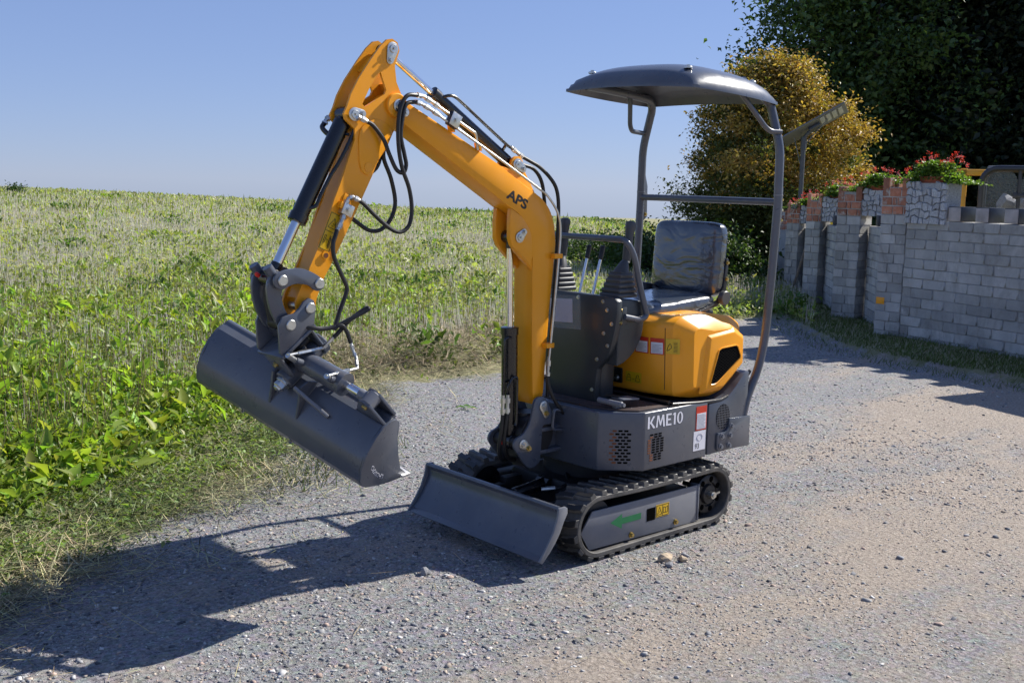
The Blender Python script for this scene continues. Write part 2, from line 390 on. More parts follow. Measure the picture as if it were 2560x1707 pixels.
for s in (1, -1):
    nS = 132; V = []; F = []
    prof = [(0.0, -.004), (-.004, 0.0), (-.176, 0.0), (-.180, -.004), (-.180, -.020), (-.176, -.024), (-.004, -.024), (0.0, -.020)]
    for i in range(nS):
        (x, z), (nx, nz) = loop(i/nS)
        for dy, dn in prof: V.append((x+nx*dn, s*(.465+dy), z+nz*dn))
    k = len(prof)
    for i in range(nS):
        j = (i+1) % nS
        for q in range(k): F.append((i*k+q, i*k+(q+1) % k, j*k+(q+1) % k, j*k+q))
    g = G(); g.vf(V, F); tr = g.build('track', 'rubber_dusty', EX, 35)
    tr['label'] = 'near rubber track beside the grey side panel' if s > 0 else 'far rubber track behind the blade'
    nl = 36
    for i in range(nl*2):
        (x, z), (nx, nz) = loop((i/2+.25)/nl); w = i % 2
        tx, tz = nz, -nx           # tangent
        mw = Matrix(((tx, 0, nx, x), (0, s, 0, s*.4655), (tz, 0, nz, z), (0, 0, 0, 1)))
        inst('lug', LUGS[w], tr, mw)
    # sprocket (rear), idler (front), rollers
    g = G(); yo = s*.43; yi = s*.32
    g.lathe((CR_[0], yo, CR_[1]), (0, s, 0), [(-.06, .095), (0, .095), (.004, .088), (.004, .062), (-.004, .058), (-.004, .05), (.012, .046), (.014, .02), (.014, .001)], 28)
    for q in range(12):
        a = q*math.pi/6; g.obox((CR_[0]+.102*math.cos(a), s*.375, CR_[1]+.102*math.sin(a)), ((math.cos(a), 0, math.sin(a)), (0, 1, 0), (-math.sin(a), 0, math.cos(a))), (.030, .05, .022), .004)
    g.build('sprocket', 'black_steel', tr)
    for q in range(7):
        g = G(); a = q*2*math.pi/7; g.cyl((CR_[0]+.075*math.cos(a), s*.4341, CR_[1]+.075*math.sin(a)), (CR_[0]+.075*math.cos(a), s*.4352, CR_[1]+.075*math.sin(a)), .0145, 16); g.build('painted_hole_disc', 'hole', tr)  # thin near-black discs stand for the darkness in the sprocket's holes
    g = G(); g.cyl((CR_[0], s*.43, CR_[1]), (CR_[0], s*.466, CR_[1]), .019, 8); g.cyl((CR_[0], s*.466, CR_[1]), (CR_[0], s*.474, CR_[1]), .012, 8)
    g.obox((CR_[0]-.02, s*.462, CR_[1]+.004), ((1, 0, -.15), (0, 1, 0), (.15, 0, 1)), (.06, .006, .008)); g.build('hub_cap', 'zinc', tr)
    g = G(); g.lathe((CF[0], s*.42, CF[1]), (0, s, 0), [(-.09, .112), (0, .112), (.004, .10), (.004, .05), (.012, .045), (.012, .001)], 28); g.build('idler', 'black_steel', tr)
    for x in (-.16, .0, .17):
        g = G(); g.lathe((x, s*.43, .075), (0, s, 0), [(-.10, .034), (-.07, .034), (-.065, .026), (-.035, .026), (-.03, .034), (0, .034), (.004, .028), (.004, .012), (.01, .010), (.01, .001)], 18); g.build('roller', 'black_steel', tr)
    g = G(); g.prism([(.36, .21), (-.25, .215), (-.27, .08), (.30, .085)], 'y', s*.30, s*.41, .004); g.build('track_beam', 'black_steel', tr)
    g = G(); g.prism([(.434, .227), (-.292, .223), (-.285, .043), (.447, .053), (.502, .137)], 'y', s*.437, s*.446, .0025); g.build('side_panel', 'plate_grey', tr)
    g = G(); g.box(-.300, -.290, min(s*.40, s*.449), max(s*.40, s*.449), .046, .226, .002); g.build('panel_flange', 'plate_grey', tr)
    if s > 0:
        y = .4466
        g = G(); g.prism([(.318, .152), (.243, .182), (.243, .162), (.115, .163), (.115, .134), (.243, .134), (.243, .113)], 'y', y, y+.0006); g.build('green_arrow', 'green_print', tr)
        g = G(); g.prism([(.075, .172), (.018, .172), (.018, .112), (.075, .112)], 'y', y, y+.0008, 0); g.build('painted_panel_slot', 'hole', tr)  # slot is a near-black plate on the panel, its inner shade painted
        g = G(); g.prism([(.012, .178), (-.080, .178), (-.080, .118), (.012, .118)], 'y', y, y+.0009); g.build('warning_sticker', 'yellow_sticker', tr)
        g = G(); y2 = y+.0011
        def seg(a, b, w=.0022, yy=y2): 
            dx, dz = b[0]-a[0], b[1]-a[1]; l = math.hypot(dx, dz); g.obox(((a[0]+b[0])/2, yy, (a[1]+b[1])/2), ((dx, 0, dz), (0, 1, 0), (-dz, 0, dx)), (l, .0006, w))
        for q in [((.008, .174), (-.076, .174)), ((.008, .122), (-.076, .122)), ((.008, .122), (.008, .174)), ((-.034, .122), (-.034, .174)), ((-.076, .122), (-.076, .174)),
                  ((.003, .130), (-.029, .130)), ((.003, .130), (-.013, .166)), ((-.029, .130), (-.013, .166)), ((-.006, .136), (-.018, .150)),
                  ((-.040, .134), (-.070, .134)), ((-.040, .134), (-.040, .162)), ((-.070, .134), (-.070, .162)), ((-.040, .162), (-.055, .158)), ((-.055, .158), (-.070, .162)), ((-.055, .158), (-.055, .132))]: seg(*q)
        g.build('warning_pictogram', 'black_print', tr)
    for x, z in ((.18, .071), (-.13, .072)): bolt(tr, (x, s*.446, z), (0, s, 0), BOLTB, 1.25)
# ---------------- undercarriage
g = G(); g.box(-.30, .30, -.25, .25, .13, .27, .02); g.box(-.22, .22, -.30, .30, .15, .24, .01); g.cyl((0, 0, .27), (0, 0, .33), .23, 32); g.cyl((0, 0, .33), (0, 0, .357), .26, 32)
g.box(.28, .40, -.22, -.17, .12, .24, .006); g.box(.28, .40, .17, .22, .12, .24, .006)
g.build('undercarriage', 'black_steel', EX)
# blade
bl = [(.660, .282), (.648, .262), (.650, .232), (.664, .200), (.690, .155), (.722, .112), (.760, .074), (.748, .066), (.708, .102), (.676, .146), (.650, .192), (.636, .232), (.632, .262), (.636, .286), (.646, .294), (.656, .292)]
g = G(); g.prism(bl, 'y', -.459, .459); BL = g.build('blade', 'grey_paint', EX, 30)
endp = [(.610, .281), (.622, .290), (.660, .288), (.664, .262), (.671, .233), (.690, .186), (.714, .148), (.742, .108), (.768, .076), (.749, .064), (.712, .100), (.679, .137), (.650, .180), (.629, .225), (.609, .258)]
for s in (1, -1):
    g = G(); g.prism(endp, 'y', *sorted((s*.4592, s*.469)), .0015); g.build('blade_end_plate', 'plate_grey', BL)
g = G(); g.prism([(.742, .0925), (.766, .0745), (.748, .0625), (.727, .081)], 'y', -.4585, .4585, .001); g.build('blade_cutting_edge', 'grey_paint', BL)
for y in (-.30, 0, .30):
    g = G(); g.prism([(.630, .265), (.57, .22), (.57, .16), (.648, .155), (.634, .20)], 'y', y-.006, y+.006, .001); g.build('blade_rib', 'grey_paint', BL)
for s in (1, -1):
    g = G(); g.obox((.46, s*.195, .175), ((1, 0, .02), (0, 1, 0), (0, 0, 1)), (.37, .045, .07), .006); g.build('blade_arm', 'black_steel', EX)
g = G(); g.cyl((.30, 0, .235), (.50, 0, .215), .030, 18, bev=.004); g.cyl((.30, -.04, .235), (.30, .04, .235), .032, 16); g.build('blade_cylinder', 'black_paint', EX)
g = G(); g.cyl((.50, 0, .215), (.61, 0, .205), .014, 14); g.build('blade_cylinder_rod', 'chrome', EX)
g = G(); g.tube(cr([(.40, .10, .245), (.34, .14, .25), (.27, .12, .26), (.22, .06, .28)]), .008, 8); g.build('blade_hose', 'hose', EX)
g = G(); g.cyl((.36, .13, .249), (.41, .09, .243), .011, 8); g.build('blade_hose_fitting', 'zinc', EX)
# ---------------- turning frame (house)
fp = [(.12, .452), (.277, .315), (.288, .20), (.288, -.20), (.277, -.315), (.12, -.452), (-.331, -.452), (-.331, .452)]
g = G(); g.prism(fp, 'z', .357, .629, .008, 3); HO = g.build('house', 'grey_paint', EX, 30)
rear = [(-.339, .363), (-.339, .612), (-.446, .619), (-.500, .645), (-.545, .682), (-.60, .732), (-.645, .745), (-.645, .368)]
g = G(); g.prism(rear, 'y', -.452, .452, .006, 2); g.build('rear_housing', 'grey_paint', HO, 30)
g = G(); g.box(-.338, -.332, -.440, .440, .37, .60); g.build('seam', 'black_steel', HO)
# rubber trim under the engine cover
trim = [(-.085, .640), (-.264, .626), (-.435, .620), (-.520, .640), (-.580, .676), (-.662, .742)]
g = G(); g.tube([(-.075, -.42, .650)]+[(x, .443, z) for x, z in trim], .009, 8); g.tube([(x, -.443, z) for x, z in trim], .009, 8); g.tube([(-.07, -.43, .648), (-.07, .43, .648)], .009, 8); g.build('cover_seal', 'plastic_black', HO)
# vents: thin plates painted as slots, dark shade and orange interior
A = Vector((.12, .452, 0)); B = Vector((.277, .315, 0)); e1 = (B-A).normalized(); nch = Vector((-e1.y, e1.x, 0)); nch = nch if nch.x > 0 else -nch
def slots(org, ex, nrm, rows, pitch_u, pitch_z, name, mat, sel):
    g = G(); cnt = 0
    for ri, n in enumerate(rows):
        for k in range(n):
            uu = (k-(n-1)/2)*pitch_u; zz = -(ri-(len(rows)-1)/2)*pitch_z
            if sel(k, n, ri):
                g.obox(Vector(org)+Vector(ex)*uu+Vector((0, 0, zz))+Vector(nrm)*.0003, (ex, nrm, (0, 0, 1)), (pitch_u*.72, .0012, pitch_z*.58)); cnt += 1
    if cnt: g.build(name, mat, HO)
mid = A+e1*.108; mid.z = .470
rws = [3, 4, 3, 4, 3, 4, 3, 4, 3, 4, 3]
slots(mid, -e1, nch, rws, .0265, .0147, 'painted_slot', 'hole', lambda k, n, r: k > 0)
slots(mid, -e1, nch, rws, .0265, .0147, 'painted_slot', 'rust', lambda k, n, r: k == 0)
slots((.040, .4525, .461), (-1, 0, 0), (0, 1, 0), [3, 3, 4, 4, 4, 4, 4, 4, 3, 3, 3], .029, .0118, 'painted_slot', 'hole', lambda k, n, r: k > 0 or r < 1)
slots((.040, .4525, .461), (-1, 0, 0), (0, 1, 0), [3, 3, 4, 4, 4, 4, 4, 4, 3, 3, 3], .029, .0118, 'painted_slot', 'rust', lambda k, n, r: k == 0 and r >= 1)
def letters(g, glyphs, og, ex, ey, nrm, w, h):
    """bold sign lettering cut from flat pieces; glyph = (advance, [polygons]) on a unit-height grid"""
    tot = sum(a_ for a_, _ in glyphs); x0 = 0; k = 0
    for adv, polys in glyphs:
        for P in polys:
            k += 1; g.vf([Vector(og)+Vector(ex)*((x0+x)/tot*w)+Vector(ey)*(y*h)+Vector(nrm)*(.0006+.00004*(k % 4)) for x, y in P], [list(range(len(P)))])
        x0 += adv
q_ = lambda x0, x1, y0, y1: [(x0, y0), (x1, y0), (x1, y1), (x0, y1)]
ring = [[(.31+.31*math.cos(a0), .5+.5*math.sin(a0)), (.31+.31*math.cos(a1), .5+.5*math.sin(a1)), (.31+.14*math.cos(a1), .5+.40*math.sin(a1)), (.31+.14*math.cos(a0), .5+.40*math.sin(a0))] for a0, a1 in [(i*math.pi/12, (i+1)*math.pi/12) for i in range(24)]]
GL = [(.80, [q_(0, .19, 0, 1), [(.17, .44), (.30, .36), (.70, 1), (.50, 1)], [(.30, .62), (.22, .50), (.54, 0), (.76, 0)]]),
      (1.02, [[(.02, 0), (.17, 0), (.25, 1), (.12, 1)], [(.14, 1), (.30, 1), (.52, .22), (.42, .10)], [(.62, 1), (.78, 1), (.50, .10), (.42, .22)], [(.66, 1), (.80, 1), (.92, 0), (.74, 0)]]),
      (.64, [q_(0, .19, 0, 1), q_(.19, .55, .86, 1), q_(.19, .48, .44, .57), q_(.19, .56, 0, .14)]),
      (.48, [q_(.16, .34, 0, 1), [(.0, .80), (.16, .84), (.16, 1.0), (.10, .93)]]), (.64, ring)]
g = G(); letters(g, GL, (.099, .4523, .551), (-1, 0, -.01), (0, 0, 1), (0, 1, 0), .247, .056); g.build('model_lettering', 'white_print', HO, 0)
def plate_y(name, quad, y, mat, par, th=.0008):
    g = G(); g.prism(quad, 'y', y, y+th); return g.build(name, mat, par)
def rect(x0, x1, z0, z1): return [(x0, z0), (x1, z0), (x1, z1), (x0, z1)]
plate_y('warning_label', rect(-.244, -.322, .496, .612), .4524, 'red_print', HO)
plate_y('label_text_field', rect(-.250, -.316, .502, .578), .4533, 'white_print', HO)
g = G()
for i in range(12): g.box(-.312+.008*(i % 3 == 2), -.254, .4542, .4546, .506+i*.0058, .5078+i*.0058)
g.build('label_lines', 'grey_print', HO)
plate_y('sound_label', rect(-.231, -.320, .398, .492), .4524, 'white_print', HO)
text_mesh('sound_lettering', '93', .030, .026, 'black_print', HO, (-.243, .4534, .408), (-1, 0, 0), (0, 0, 1))
g = G(); g.tube([(-.275+.02*math.cos(a*.45), .4536, .462+.016*math.sin(a*.45)) for a in range(15)], .0012, 5); g.build('label_icon', 'grey_print', HO)
# round rear vent: near-black plate paints its shaded inside, mesh over it
g = G(); oc = Vector((-.450, .453, .540))
g.prism([(oc.x+.052*math.cos(a*math.pi/16), oc.z+.062*math.sin(a*math.pi/16)) for a in range(32)], 'y', .4522, .4532); g.build('rear_vent_dark', 'hole', HO)
g = G()
for i in range(8):
    x = oc.x-.042+i*.012; h = .062*math.sqrt(max(.02, 1-((x-oc.x)/.052)**2)); g.box(x-.002, x+.002, .4532, .4548, oc.z-h, oc.z+h)
for j in range(9):
    z = oc.z-.048+j*.012; h = .052*math.sqrt(max(.02, 1-((z-oc.z)/.062)**2)); g.box(oc.x-h, oc.x+h, .4533, .4545, z-.0016, z+.0016)
g.build('rear_vent_mesh', 'grey_paint', HO)
# frame bracket plate for the canopy posts
for s in (1, -1):
    g = G(); g.prism([(-.49, .527), (-.653, .521), (-.657, .369), (-.407, .377), (-.400, .385), (-.400, .455), (-.408, .463), (-.455, .464), (-.470, .470), (-.488, .488)], 'y', *sorted((s*.4525, s*.464)), .002); pl = g.build('post_bracket', 'grey_paint', HO)
    g = G(); g.box(-.653, -.50, *sorted((s*.38, s*.458)), .512, .520); g.build('post_shelf', 'grey_paint', HO)
    for x, z in ((-.431, .446), (-.496, .443), (-.425, .396), (-.49, .393), (-.505, .488)): bolt(HO, (x, s*.464, z), (0, s, 0), BOLTG, 1.1)
# floor mat with quilted grooves
mp = [(.247, .219), (.182, .381), (.13, .425), (-.08, .43), (-.08, -.43), (.13, -.425), (.182, -.381), (.247, -.219)]
g = G(); g.prism(mp, 'z', .6292, .637, .002); g.build('floor_mat', 'mat_brown', HO)
g = G()
for i in range(-14, 18):
    for sg in (1, -1):
        pts_ = []
        for t in np.linspace(-.5, .5, 61):
            x = t; y = sg*(t*1.0)+i*.05
            if -.06 < x < .215 and abs(y) < min(.40, .40-(x-.12)*1.2 if x > .12 else .40): pts_.append((x, y))
        if len(pts_) > 2: g.tube([(pts_[0][0], pts_[0][1], .6371), (pts_[-1][0], pts_[-1][1], .6371)], .0011, 4)
g.build('mat_stitching', 'mat_groove', HO)
g = G(); g.cyl((.215, .25, .668), (.20, .385, .664), .013, 14, bev=.002); g.cyl((.20, .385, .664), (.199, .398, .6635), .009, 12); g.build('travel_pedal_axle', 'plate_grey', HO)
g = G(); g.obox((.115, .325, .676), ((1, 0, .08), (0, 1, 0), (-.08, 0, 1)), (.11, .075, .008), .002); g.box(.15, .19, .31, .34, .637, .672, .003); g.build('travel_pedal', 'plate_grey', HO)
g = G(); g.obox((.155, .29, .684), ((1, 0, .05), (0, 1, 0), (-.05, 0, 1)), (.03, .085, .012), .003); g.build('pedal_rubber', 'rubber_black', HO)
# ---------------- swing bracket between house and boom
hous = G(); hous.box(.28, .43, -.085, .085, .512, .530, .003); hous.box(.28, .43, -.085, .085, .408, .426, .003); hous.box(.28, .36, -.05, .05, .426, .512)
hous.cyl((.405, 0, .385), (.405, 0, .56), .050, 24); hous.build('swing_mount', 'grey_paint', EX)
g = G(); g.tube(fillet([(.29, .10, .60), (.35, .10, .615), (.36, .10, .52), (.29, .10, .51)], .02), .007, 8); g.build('mount_bar', 'grey_paint', EX)
sw = cr([(.464, .669), (.416, .680), (.385, .650), (.345, .575), (.340, .553), (.355, .545), (.410, .545), (.418, .500), (.425, .391), (.442, .367), (.481, .355), (.516, .375), (.551, .417), (.588, .470), (.572, .505), (.528, .525), (.490, .578)], 4, True)
SWG = None
for s in (1, -1):
    g = G(); g.prism(sw, 'y', *sorted((s*.080, s*.095)), .003); o = g.build('swing_plate', 'grey_paint', EX); SWG = SWG or o
g = G(); g.cyl((.435, -.08, .50), (.435, .08, .50), .10, 26); g.cyl((.535, -.0795, .474), (.535, .0795, .474), .030, 20); g.box(.42, .50, -.081, .081, .36, .46, .01)
g.cyl((.44, 0, .355), (.44, 0, .60), .058, 24); g.build('swing_core', 'black_steel', SWG)
for (x, z), (bx, bz) in (((.415, .637), (.401, .602)), ((.535, .474), (.505, .453))):
    g = G(); dx, dz = bx-x, bz-z; L = math.hypot(dx, dz); a0 = math.degrees(math.atan2(dz, dx))
    g.prism(arc(x, z, .024, a0+75, a0+285, 8)+arc(bx+dx*.3, bz+dz*.3, .013, a0-75, a0+75, 6), 'y', .0952, .100, .001)
    g.cyl((x, .10, z), (x, .106, z), .013, 18); g.cyl((x, .106, z), (x, .112, z), .006, 8); g.build('pin_plate', 'zinc', SWG); bolt(SWG, (bx, .100, bz), (0, 1, 0), BOLTB, 1.1)
# ---------------- boom
BO = [(1.16, 1.948), (1.028, 1.886), (.682, 1.721), (.513, 1.625)]+cr([(.460, 1.598), (.415, 1.570), (.372, 1.525), (.342, 1.458), (.331, 1.371)], 4)+[(.346, 1.208), (.361, 1.062), (.386, .690), (.405, .640), (.440, .640), (.452, .69), (.463, .924), (.470, 1.213)]+cr([(.473, 1.330), (.480, 1.405), (.506, 1.458), (.548, 1.500), (.600, 1.531)], 4)+[(1.175, 1.862), (1.20, 1.895), (1.20, 1.935)]
g = G(); g.prism(BO, 'y', -.0625, .0625, .0035, 2); BM = g.build('boom', 'orange', EX, 30)
g = G(); g.cyl((1.216, -.072, 1.934), (1.216, .072, 1.934), .047, 28, bev=.004); g.build('knuckle_boss', 'orange', BM)
for s in (1, -1):
    g = G(); g.prism([(.602, 1.5315), (.607, 1.47), (.605, 1.40), (.593, 1.372), (.570, 1.345), (.520, 1.30), (.468, 1.255), (.468, 1.36), (.482, 1.43), (.53, 1.49)], 'y', *sorted((s*.036, s*.0615)), .002); g.build('lift_cylinder_lug', 'orange', BM)
for s in (1, -1):
    g = G(); g.prism(arc(.561, 1.722, .036, -40, 150, 8)+[(.52, 1.70), (.455, 1.604), (.46, 1.588), (.70, 1.722), (.64, 1.71)], 'y', *sorted((s*.034, s*.048)), .002); g.build('cylinder_bracket', 'orange', BM)
g = G(); g.prism([(.95, 1.853), (.93, 1.843), (.935, 1.872), (.955, 1.882)], 'y', .05, .075); g.prism([(.80, 1.78), (.785, 1.772), (.79, 1.80), (.805, 1.805)], 'y', .045, .075); g.build('pipe_bracket', 'orange', BM)
text_mesh('boom_lettering', 'APS', .128, .046, 'black_print', BM, (.637, .0625, 1.578), (-.905, 0, -.425), (0, 0, 1), .0006, .035)
def pin_plate(p, bpos, y, par, r0=.022):
    (x, z), (bx, bz) = p, bpos; dx, dz = bx-x, bz-z; a0 = math.degrees(math.atan2(dz, dx)); g = G()
    g.prism(arc(x, z, r0, a0+75, a0+285, 10)+arc(bx, bz, r0*.62, a0-75, a0+75, 8), 'y', y, y+.005, .001)
    g.cyl((x, y+.005, z), (x, y+.011, z), r0*.62, 18, bev=.001); g.cyl((x, y+.011, z), (x, y+.018, z), .0045, 8)
    g.build('pin_plate', 'zinc', par); bolt(par, (bx, y+.005, bz), (0, 1, 0), BOLT, 1.05)
pin_plate((1.212, 1.932), (1.180, 1.908), .0722, BM, .026)
pin_plate((.553, 1.405), (.528, 1.428), .0625, BM, .024)
pin_plate((.561, 1.722), (.528, 1.703), .0485, BM, .026)
g = G(); g.cyl((.553, -.065, 1.405), (.553, .063, 1.405), .014, 16); g.cyl((.561, -.055, 1.722), (.561, .05, 1.722), .013, 16); g.build('boom_pin', 'zinc', BM)
def bead(path, par, rad=.0032):
    P = []; 
    for a_, b_ in zip(path[:-1], path[1:]):
        a_, b_ = Vector(a_), Vector(b_); m_ = max(2, int((b_-a_).length/.006)); P += [a_.lerp(b_, i/m_) for i in range(m_)]
    g = G(); g.tube(P, [rad*random.uniform(.75, 1.2) for _ in P], 6); g.build('weld_bead', 'orange', par)
bead([(.468, .0622, 1.262), (.520, .0622, 1.306), (.570, .0622, 1.350)], BM); bead([(.470, .0488, 1.606), (.70, .0488, 1.728)], BM); bead([(.464, .0630, .93), (.470, .0630, 1.21), (.472, .0630, 1.32)], BM, .0022)
# ---------------- hydraulic cylinders
def ram(name, p0, p1, split, rb, rr, y=0, collar=True):
    """barrel from p0, rod out to p1; split is the fraction where the barrel ends"""
    a = Vector((p0[0], y, p0[1])); b = Vector((p1[0], y, p1[1])); m = a.lerp(b, split); dr = (b-a).normalized()
    g = G(); g.cyl(a-Vector((0, .034, 0)), a+Vector((0, .034, 0)), rb*.95, 20, bev=.003)
    g.tube([a+dr*rb*.6, a+dr*rb*.9, a+dr*rb*.95, m-dr*.035, m-dr*.034, m-dr*.002, m], [rb*.8, rb*.95, rb, rb, rb*1.10, rb*1.10, rb*.98], 24)
    o = g.build(name, 'black_paint', EX)
    g = G(); g.cyl(m-dr*.01, b-dr*rr*1.5, rr, 20); g.build('rod', 'chrome', o)
    g = G(); g.cyl(b-Vector((0, .033, 0)), b+Vector((0, .033, 0)), rr*1.9, 20, bev=.003); g.cyl(b-dr*rr*3.4, b-dr*rr*1.2, rr*1.25, 16); g.build('rod_end', 'black_paint', o)
    return o, a, b, m, dr
ram('boom_lift_cylinder', (.535, .474), (.553, 1.405), .565, .037, .0150)
ram('arm_cylinder', (.561, 1.722), (1.226, 2.148), .655, .0275, .0135)
ram('bucket_cylinder', (1.411, 1.889), (1.744, 1.270), .665, .0335, .0185)
# ---------------- arm
outer = [(1.255, 2.183), (1.231, 2.188), (1.206, 2.176), (1.196, 2.146), (1.218, 2.085), (1.210, 2.024), (1.185, 1.975)]+arc(1.216, 1.934, .055, 125, 215, 6)+[(1.195, 1.870), (1.226, 1.828), (1.255, 1.770), (1.298, 1.715), (1.322, 1.662), (1.393, 1.530), (1.488, 1.358), (1.553, 1.253), (1.580, 1.182), (1.583, 1.152)]+arc(1.628, 1.160, .040, 190, 330, 8)+[(1.668, 1.175), (1.660, 1.205), (1.602, 1.319), (1.559, 1.403), (1.498, 1.563), (1.466, 1.634), (1.405, 1.790), (1.405, 1.835), (1.425, 1.850), (1.447, 1.868), (1.453, 1.890), (1.438, 1.918), (1.421, 1.964), (1.385, 2.026), (1.328, 2.103), (1.286, 2.155)]
hole = [(1.300, 2.048), (1.285, 2.056), (1.258, 1.990), (1.266, 1.974), (1.358, 1.920), (1.370, 1.930), (1.338, 1.990)]
AR = None
g = G(); g.prism([(1.392, 1.815), (1.235, 1.822), (1.262, 1.768), (1.303, 1.713), (1.328, 1.660), (1.397, 1.531), (1.491, 1.360), (1.557, 1.253), (1.588, 1.175), (1.625, 1.150), (1.655, 1.195), (1.597, 1.317), (1.494, 1.561)], 'y', -.0419, .0419); 
g.prism([(1.365, 1.905), (1.392, 1.815), (1.384, 1.815), (1.357, 1.900)], 'y', -.0419, .0419)
g.prism([(1.330, 2.060), (1.282, 2.118), (1.274, 2.112), (1.322, 2.056)], 'y', -.0419, .0419)
g.prism([(1.218, 2.02), (1.226, 2.02), (1.206, 1.98), (1.198, 1.98)], 'y', -.0419, .0419)
AR = g.build('arm', 'orange', EX, 30)
for s in (1, -1):
    g = G(); prism_hole(g, outer, hole, 'y', *sorted((s*.042, s*.054)), 0); g.build('arm_plate', 'orange', AR, 30)
for s in (1, -1):
    g = G(); g.prism(cr([(1.386, 1.815), (1.386, 1.72), (1.374, 1.675), (1.347, 1.662), (1.326, 1.680), (1.296, 1.722), (1.256, 1.780), (1.234, 1.835), (1.30, 1.875), (1.36, 1.855)], 4, True), 'y', *sorted((s*.0535, s*.060)), .002)
    g.cyl((1.347, s*.058, 1.690), (1.347, s*.0622, 1.690), .018, 20); g.build('arm_reinforcement', 'orange', AR)
bead([(1.386, .0545, 1.80), (1.387, .0545, 1.72), (1.375, .0545, 1.674), (1.347, .0545, 1.660), (1.324, .0545, 1.680), (1.294, .0545, 1.722)], AR, .0028)
g = G(); g.cyl((1.226, -.058, 2.148), (1.226, .056, 2.148), .0125, 16); g.cyl((1.411, -.058, 1.889), (1.411, .056, 1.889), .013, 16); g.build('arm_pin', 'zinc', AR)
pin_plate((1.231, 2.150), (1.243, 2.105), .0545, AR, .026); pin_plate((1.411, 1.889), (1.376, 1.892), .0605, AR, .026)
g = G(); g.cyl((1.539, .050, 1.353), (1.539, .060, 1.353), .017, 18); g.build('arm_port', 'orange', AR)
g = G(); g.cyl((1.539, .0601, 1.353), (1.539, .0611, 1.353), .010, 14); g.build('arm_port_hole', 'rust', AR)
e = Vector((-.29, 0, .90)).normalized(); 
dn = Vector((.565-.507, 0, 1.387-1.520)).normalized(); ac = Vector((-dn.z, 0, dn.x)); ac = ac if ac.x < 0 else -ac
so = Vector((1.511, .0541, 1.521)); g = G()
def spt(u_, v_, yy=0): return so+ac*u_+dn*v_+Vector((0, yy, 0))
g.vf([spt(0, 0), spt(.052, 0), spt(.052, .150), spt(0, .150), spt(0, 0, .0008), spt(.052, 0, .0008), spt(.052, .150, .0008), spt(0, .150, .0008)], [(0, 1, 2, 3), (4, 5, 6, 7), (0, 1, 5, 4), (1, 2, 6, 5), (2, 3, 7, 6), (3, 0, 4, 7)]); g.build('arm_sticker', 'yellow_sticker', AR)
g = G()
def sseg(a, b, w=.0022): g.tube([spt(a[0], a[1], .0012), spt(b[0], b[1], .0012)], w/2, 4)
for q in [((.002, .003), (.050, .003)), ((.002, .147), (.050, .147)), ((.002, .003), (.002, .147)), ((.050, .003), (.050, .147)), ((.002, .074), (.050, .074)),
          ((.008, .060), (.044, .060)), ((.008, .060), (.026, .020)), ((.044, .060), (.026, .020)), ((.022, .048), (.030, .052)), ((.026, .040), (.032, .044)),
          ((.010, .092), (.010, .122)), ((.016, .092), (.016, .122)), ((.010, .092), (.016, .092)), ((.010, .122), (.016, .122)), ((.020, .107), (.028, .107)),
          ((.033, .088), (.033, .130)), ((.037, .088), (.037, .136)), ((.041, .096), (.041, .136)), ((.033, .096), (.044, .100))]: sseg(*q)
g.build('arm_sticker_pictogram', 'black_print', AR)
# ---------------- bucket linkage
upl = cr([(1.776, 1.250), (1.780, 1.272), (1.770, 1.292), (1.745, 1.303), (1.715, 1.309), (1.669, 1.311), (1.622, 1.296), (1.585, 1.275), (1.565, 1.255), (1.570, 1.232), (1.592, 1.222), (1.612, 1.228), (1.630, 1.243), (1.658, 1.251), (1.691, 1.253), (1.722, 1.244), (1.748, 1.234)], 3, True)
lol = cr([(1.742, 1.300), (1.716, 1.288), (1.712, 1.262), (1.729, 1.236), (1.734, 1.205), (1.727, 1.173), (1.711, 1.140), (1.688, 1.112), (1.690, 1.088), (1.714, 1.076), (1.740, 1.086), (1.762, 1.118), (1.782, 1.163), (1.793, 1.217), (1.790, 1.264), (1.772, 1.293)], 3, True)
for s in (1, -1):
    g = G(); g.prism(upl, 'y', *sorted((s*.080, s*.092)), .002); g.build('tipping_link', 'grey_paint', EX)
    g = G(); g.prism(lol, 'y', *sorted((s*.050, s*.066)), .002); lk = g.build('bucket_link', 'grey_paint', EX)
    g = G(); g.cyl((1.766, s*.052, 1.290), (1.786, s*.052, 1.318), .020, 16, bev=.002); g.build('grease_boss', 'grey_paint', lk)
    g = G(); g.cyl((1.744, s*.066, 1.270), (1.744, s*.080, 1.270), .028, 18); g.cyl((1.712, s*.035, 1.101), (1.712, s*.079, 1.101), .026, 18); g.build('link_bush', 'grey_paint', lk)
for (x, z), hw in (((1.744, 1.268), .099), ((1.588, 1.250), .099), ((1.628, 1.160), .099), ((1.712, 1.101), .099)):
    g = G(); g.cyl((x, -hw, z), (x, hw, z), .0205, 20, bev=.003); g.build('link_pin', 'zinc', EX)
g = G(); g.lathe((1.792, -.012, 1.285), (.8, 0, .6), [(-.01, .008), (0, .009), (.006, .008), (.010, .004), (.011, .001)], 12); g.build('grease_cap', 'red_cap', EX)
g = G(); g.cyl((1.712, -.036, 1.101), (1.712, .036, 1.101), .028, 18); g.tube([(1.735, 0, 1.115), (1.752, 0, 1.19), (1.752, 0, 1.25)], .02, 10); g.build('link_spacer', 'black_steel', EX)
